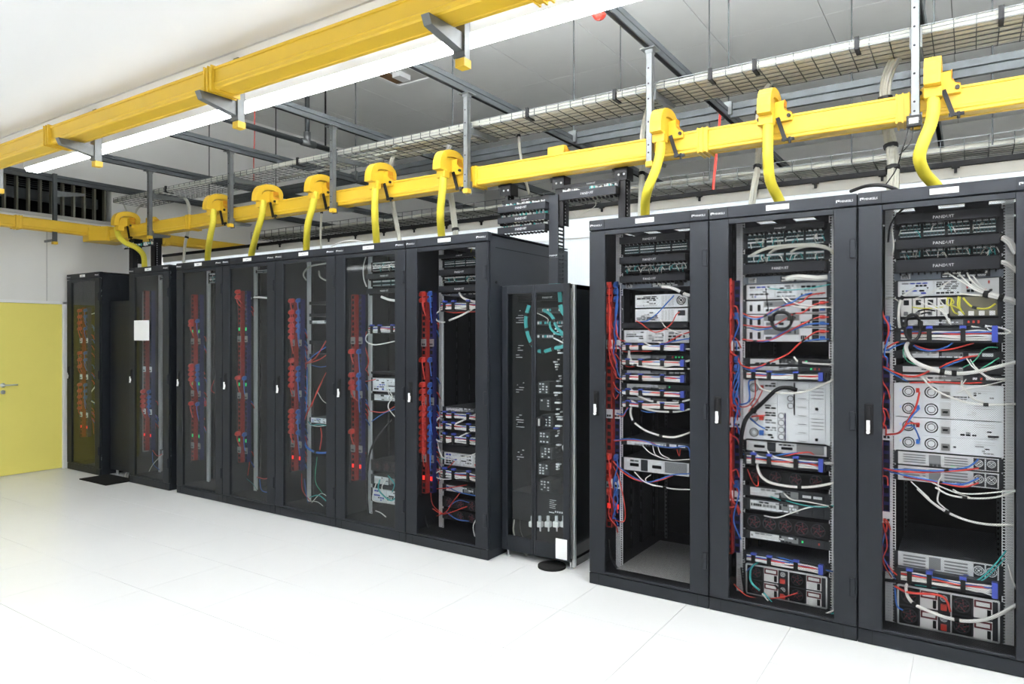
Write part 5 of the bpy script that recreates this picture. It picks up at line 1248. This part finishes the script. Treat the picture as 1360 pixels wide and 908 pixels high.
def patch_frame(nm, posts, groups, yw):
    z1 = D2b-.003
    xa = at(posts[0][0], 250, yw).x; xb = at(posts[-1][0], 250, yw).x
    t = thing('hanging_patch_frame', nm, 'rack frame', ((xa+xb)/2, yw, 2.2), 'patch frames hung from the far duct')
    for (px, yb_, w) in posts:
        x = at(px, 250, yw).x; zb = zz(px, yb_, yw)
        o = MB().box(x-w/2, x+w/2, yw, yw+.03, zb, z1-.05).box(x+w/2-.003, x+w/2, yw, yw+.08, zb, z1-.05).build('upright', 'black', t)
        n = MB()
        zq = zb+.02
        while zq < z1-.08: n.box(x+w/2-.001, x+w/2+.0008, yw+.02, yw+.03, zq, zq+.008); zq += .025
        n.build('slot', 'chassis', o)
        k_ = MB().box(x-.055, x+.045, yw-.01, yw-.004, z1-.09, z1).box(x-.055, x+.045, yw-.01, yw+.09, z1-.006, z1).box(x+.04, x+.045, yw-.01, yw+.09, z1-.09, z1)
        kb = k_.build('hanger', 'black', t)
        MB().cyl((x-.02, yw-.013, z1-.05), (x-.02, yw-.0095, z1-.05), .008, 8).cyl((x+.02, yw-.013, z1-.05), (x+.02, yw-.0095, z1-.05), .008, 8).build('bolt_hole', 'chassis', kb)
        MB().box(x-.07, x-.055, yw-.015, yw+.02, z1-.02, z1-.004).cyl((x-.06, yw-.005, z1-.04), (x-.06, yw-.005, z1-.02), .01, 8).build('clamp', 'black', kb)
    for gi, (xa_, xb_, items) in enumerate(groups):
        for (kind, ya, yb_) in items:
            x0 = at(xa_, (ya+yb_)/2, yw-.02).x; x1_ = at(xb_, (ya+yb_)/2, yw-.02).x; xm = (x0+x1_)/2; pm = (xa_+xb_)/2
            zt_ = zz(pm, ya, yw-.03); zb_ = zz(pm, yb_, yw-.03)
            ph = {'m': 'cable_manager', 'p': 'patch_panel', 'b': 'mounting_bar'}[kind]
            yield t, kind, x0, x1_, zt_, zb_, yw, gi
def fill_frame(nm, posts, groups, yw, where):
    cnt = {}
    for t, kind, x0, x1_, zt_, zb_, y, gi in patch_frame(nm, posts, groups, yw):
        w = x1_-x0
        key = (kind, gi); i = cnt.get(key, 0); cnt[key] = i+1; side = ('left', 'right')[gi] if len(groups) > 1 else 'only'
        if kind == 'b':
            o = MB().box(x0, x1_, y-.012, y-.004, zb_, zt_).build('mounting_bar', 'black', t); lettering('PANDUIT', ((x0+x1_)/2, y-.013, (zb_+zt_)/2), .016, 'text_white', t)
        elif kind == 'm':
            r = thing('cable_manager', f'black cable manager panel, {ordn(i)} in {side} half of the {where}', 'rack panel', ((x0+x1_)/2, y-.07, zb_), 'panels of the hanging frame')
            MB().box(x0, x1_, y-.075, y-.068, zb_, zt_).box(x0, x0+.02, y-.068, y-.005, zb_, zt_).box(x1_-.02, x1_, y-.068, y-.005, zb_, zt_).build('cover', 'panel_black', r, bevel=.002)
            lettering('PANDUIT', ((x0+x1_)/2, y-.0756, (zb_+zt_)/2), .024, 'text_white', r)
            b = MB()
            for q_ in range(14): xq = x0+w*(q_+.5)/14; b.box(xq-.003, xq+.003, y-.06, y-.02, zb_-.014, zb_+.001)
            b.build('finger', 'black', r, kind='stuff')
        else:
            r = thing('patch_strip', f'pale-plugged patch strip, {ordn(i)} in {side} half of the {where}', 'rack panel', ((x0+x1_)/2, y-.02, zb_), 'panels of the hanging frame')
            MB().box(x0, x1_, y-.014, y, zb_, zt_).build('chassis', 'panel_black', r)
            b = MB()
            for q_ in range(36):
                if q_ % 12 == 11: continue
                xq = x0+w*(q_+.3)/36
                if RND.random() < .8: b.box(xq, xq+w*.02, y-.024-.02*RND.random(), y-.014, zb_+(zt_-zb_)*RND.uniform(.1, .4), zb_+(zt_-zb_)*RND.uniform(.6, .95), RND.choice((0, 0, 0, 1, 2)))
            b.build('plugs', ['text_white', 'cable_teal', 'chassis'], r, kind='stuff')
fill_frame('black hanging frame with four patch strips between the two rack groups', [(673, 302, .03), (743, 300, .07), (826, 290, .055)],
  [(666, 729, [('b', 262, 267), ('p', 267, 273), ('m', 272, 281), ('p', 281, 287), ('m', 287, 295), ('p', 296, 301), ('m', 300.5, 309)]),
   (748, 822, [('b', 240, 245), ('p', 246, 254), ('m', 252, 263)])], PF+.02, 'hanging frame by the narrow cabinet')
fill_frame('small black hanging frame with one patch strip above the paper-sheet rack', [(177, 350, .09), (203, 360, .09)],
  [(164, 204, [('p', 322, 328)])], PF+.02, 'small hanging frame at the far left')
P = [at(a, b, PF+.05) for a, b in ((760, 280), (766, 288), (775, 283), (790, 274), (791, 266))]
MB().tube(P, .003, 5).build('thin_lead', 'cable_grey', label='thin pale lead drooping below the right half of the hanging frame', cat='lead', smooth=True)

# ------------------------------------------------------------------ recessed cabinet between the two far racks
u0 = RX['A']+RW+.03; u1 = RX['B']-.03; UY = 4.20
t = thing('recessed_cabinet', 'lower dark perforated cabinet set back between two far left racks', 'cabinet', ((u0+u1)/2, UY, 0))
MB().box(u0, u1, UY+.03, UY+1.0, .06, 2.04).build('carcass', 'rack_metal', t)
MB().box(u0, u1, UY, UY+.03, .07, 2.045).build('door', 'rack_metal', t, bevel=.003)
MB().box(u0+.04, u1-.04, UY-.001, UY, .12, 1.99).build('perforated_sheet', 'panel_black', t)
for xx in (u0+.05, u1-.05): MB().cyl((xx, UY+.06, .001), (xx, UY+.06, .06), .015, 8).build('levelling_foot', 'steel', t)
for i, xx in enumerate((u0+.25, u0+.33, u0+.41)):
    MB().tube([(xx, UY+.1, .06), (xx+.03, UY+.04, .035), (xx+.09, UY+.0, .006)], .007, 5).build('floor_cable', 'cable_black' if i else 'cable_white', label=f'{"black" if i else "white"} cable on the floor under the recessed cabinet'+(', second' if i == 2 else ''), cat='cable', smooth=True)
p = atz(142, 634, 0)
MB().box(u0+.0, u1+.0, 3.86, 4.19, .0008, .012).build('rubber_mat', 'rubber', label='black rubber mat on the floor before the recessed cabinet', cat='mat')
MB().box(-8.36, -8.28, 4.36, 4.42, 2.045, 2.72).build('vertical_duct', 'black', label='black vertical duct standing on the recessed cabinet', cat='cable duct')
finish_labels()
for o in bpy.data.objects:
    if '_w' in o: del o['_w']
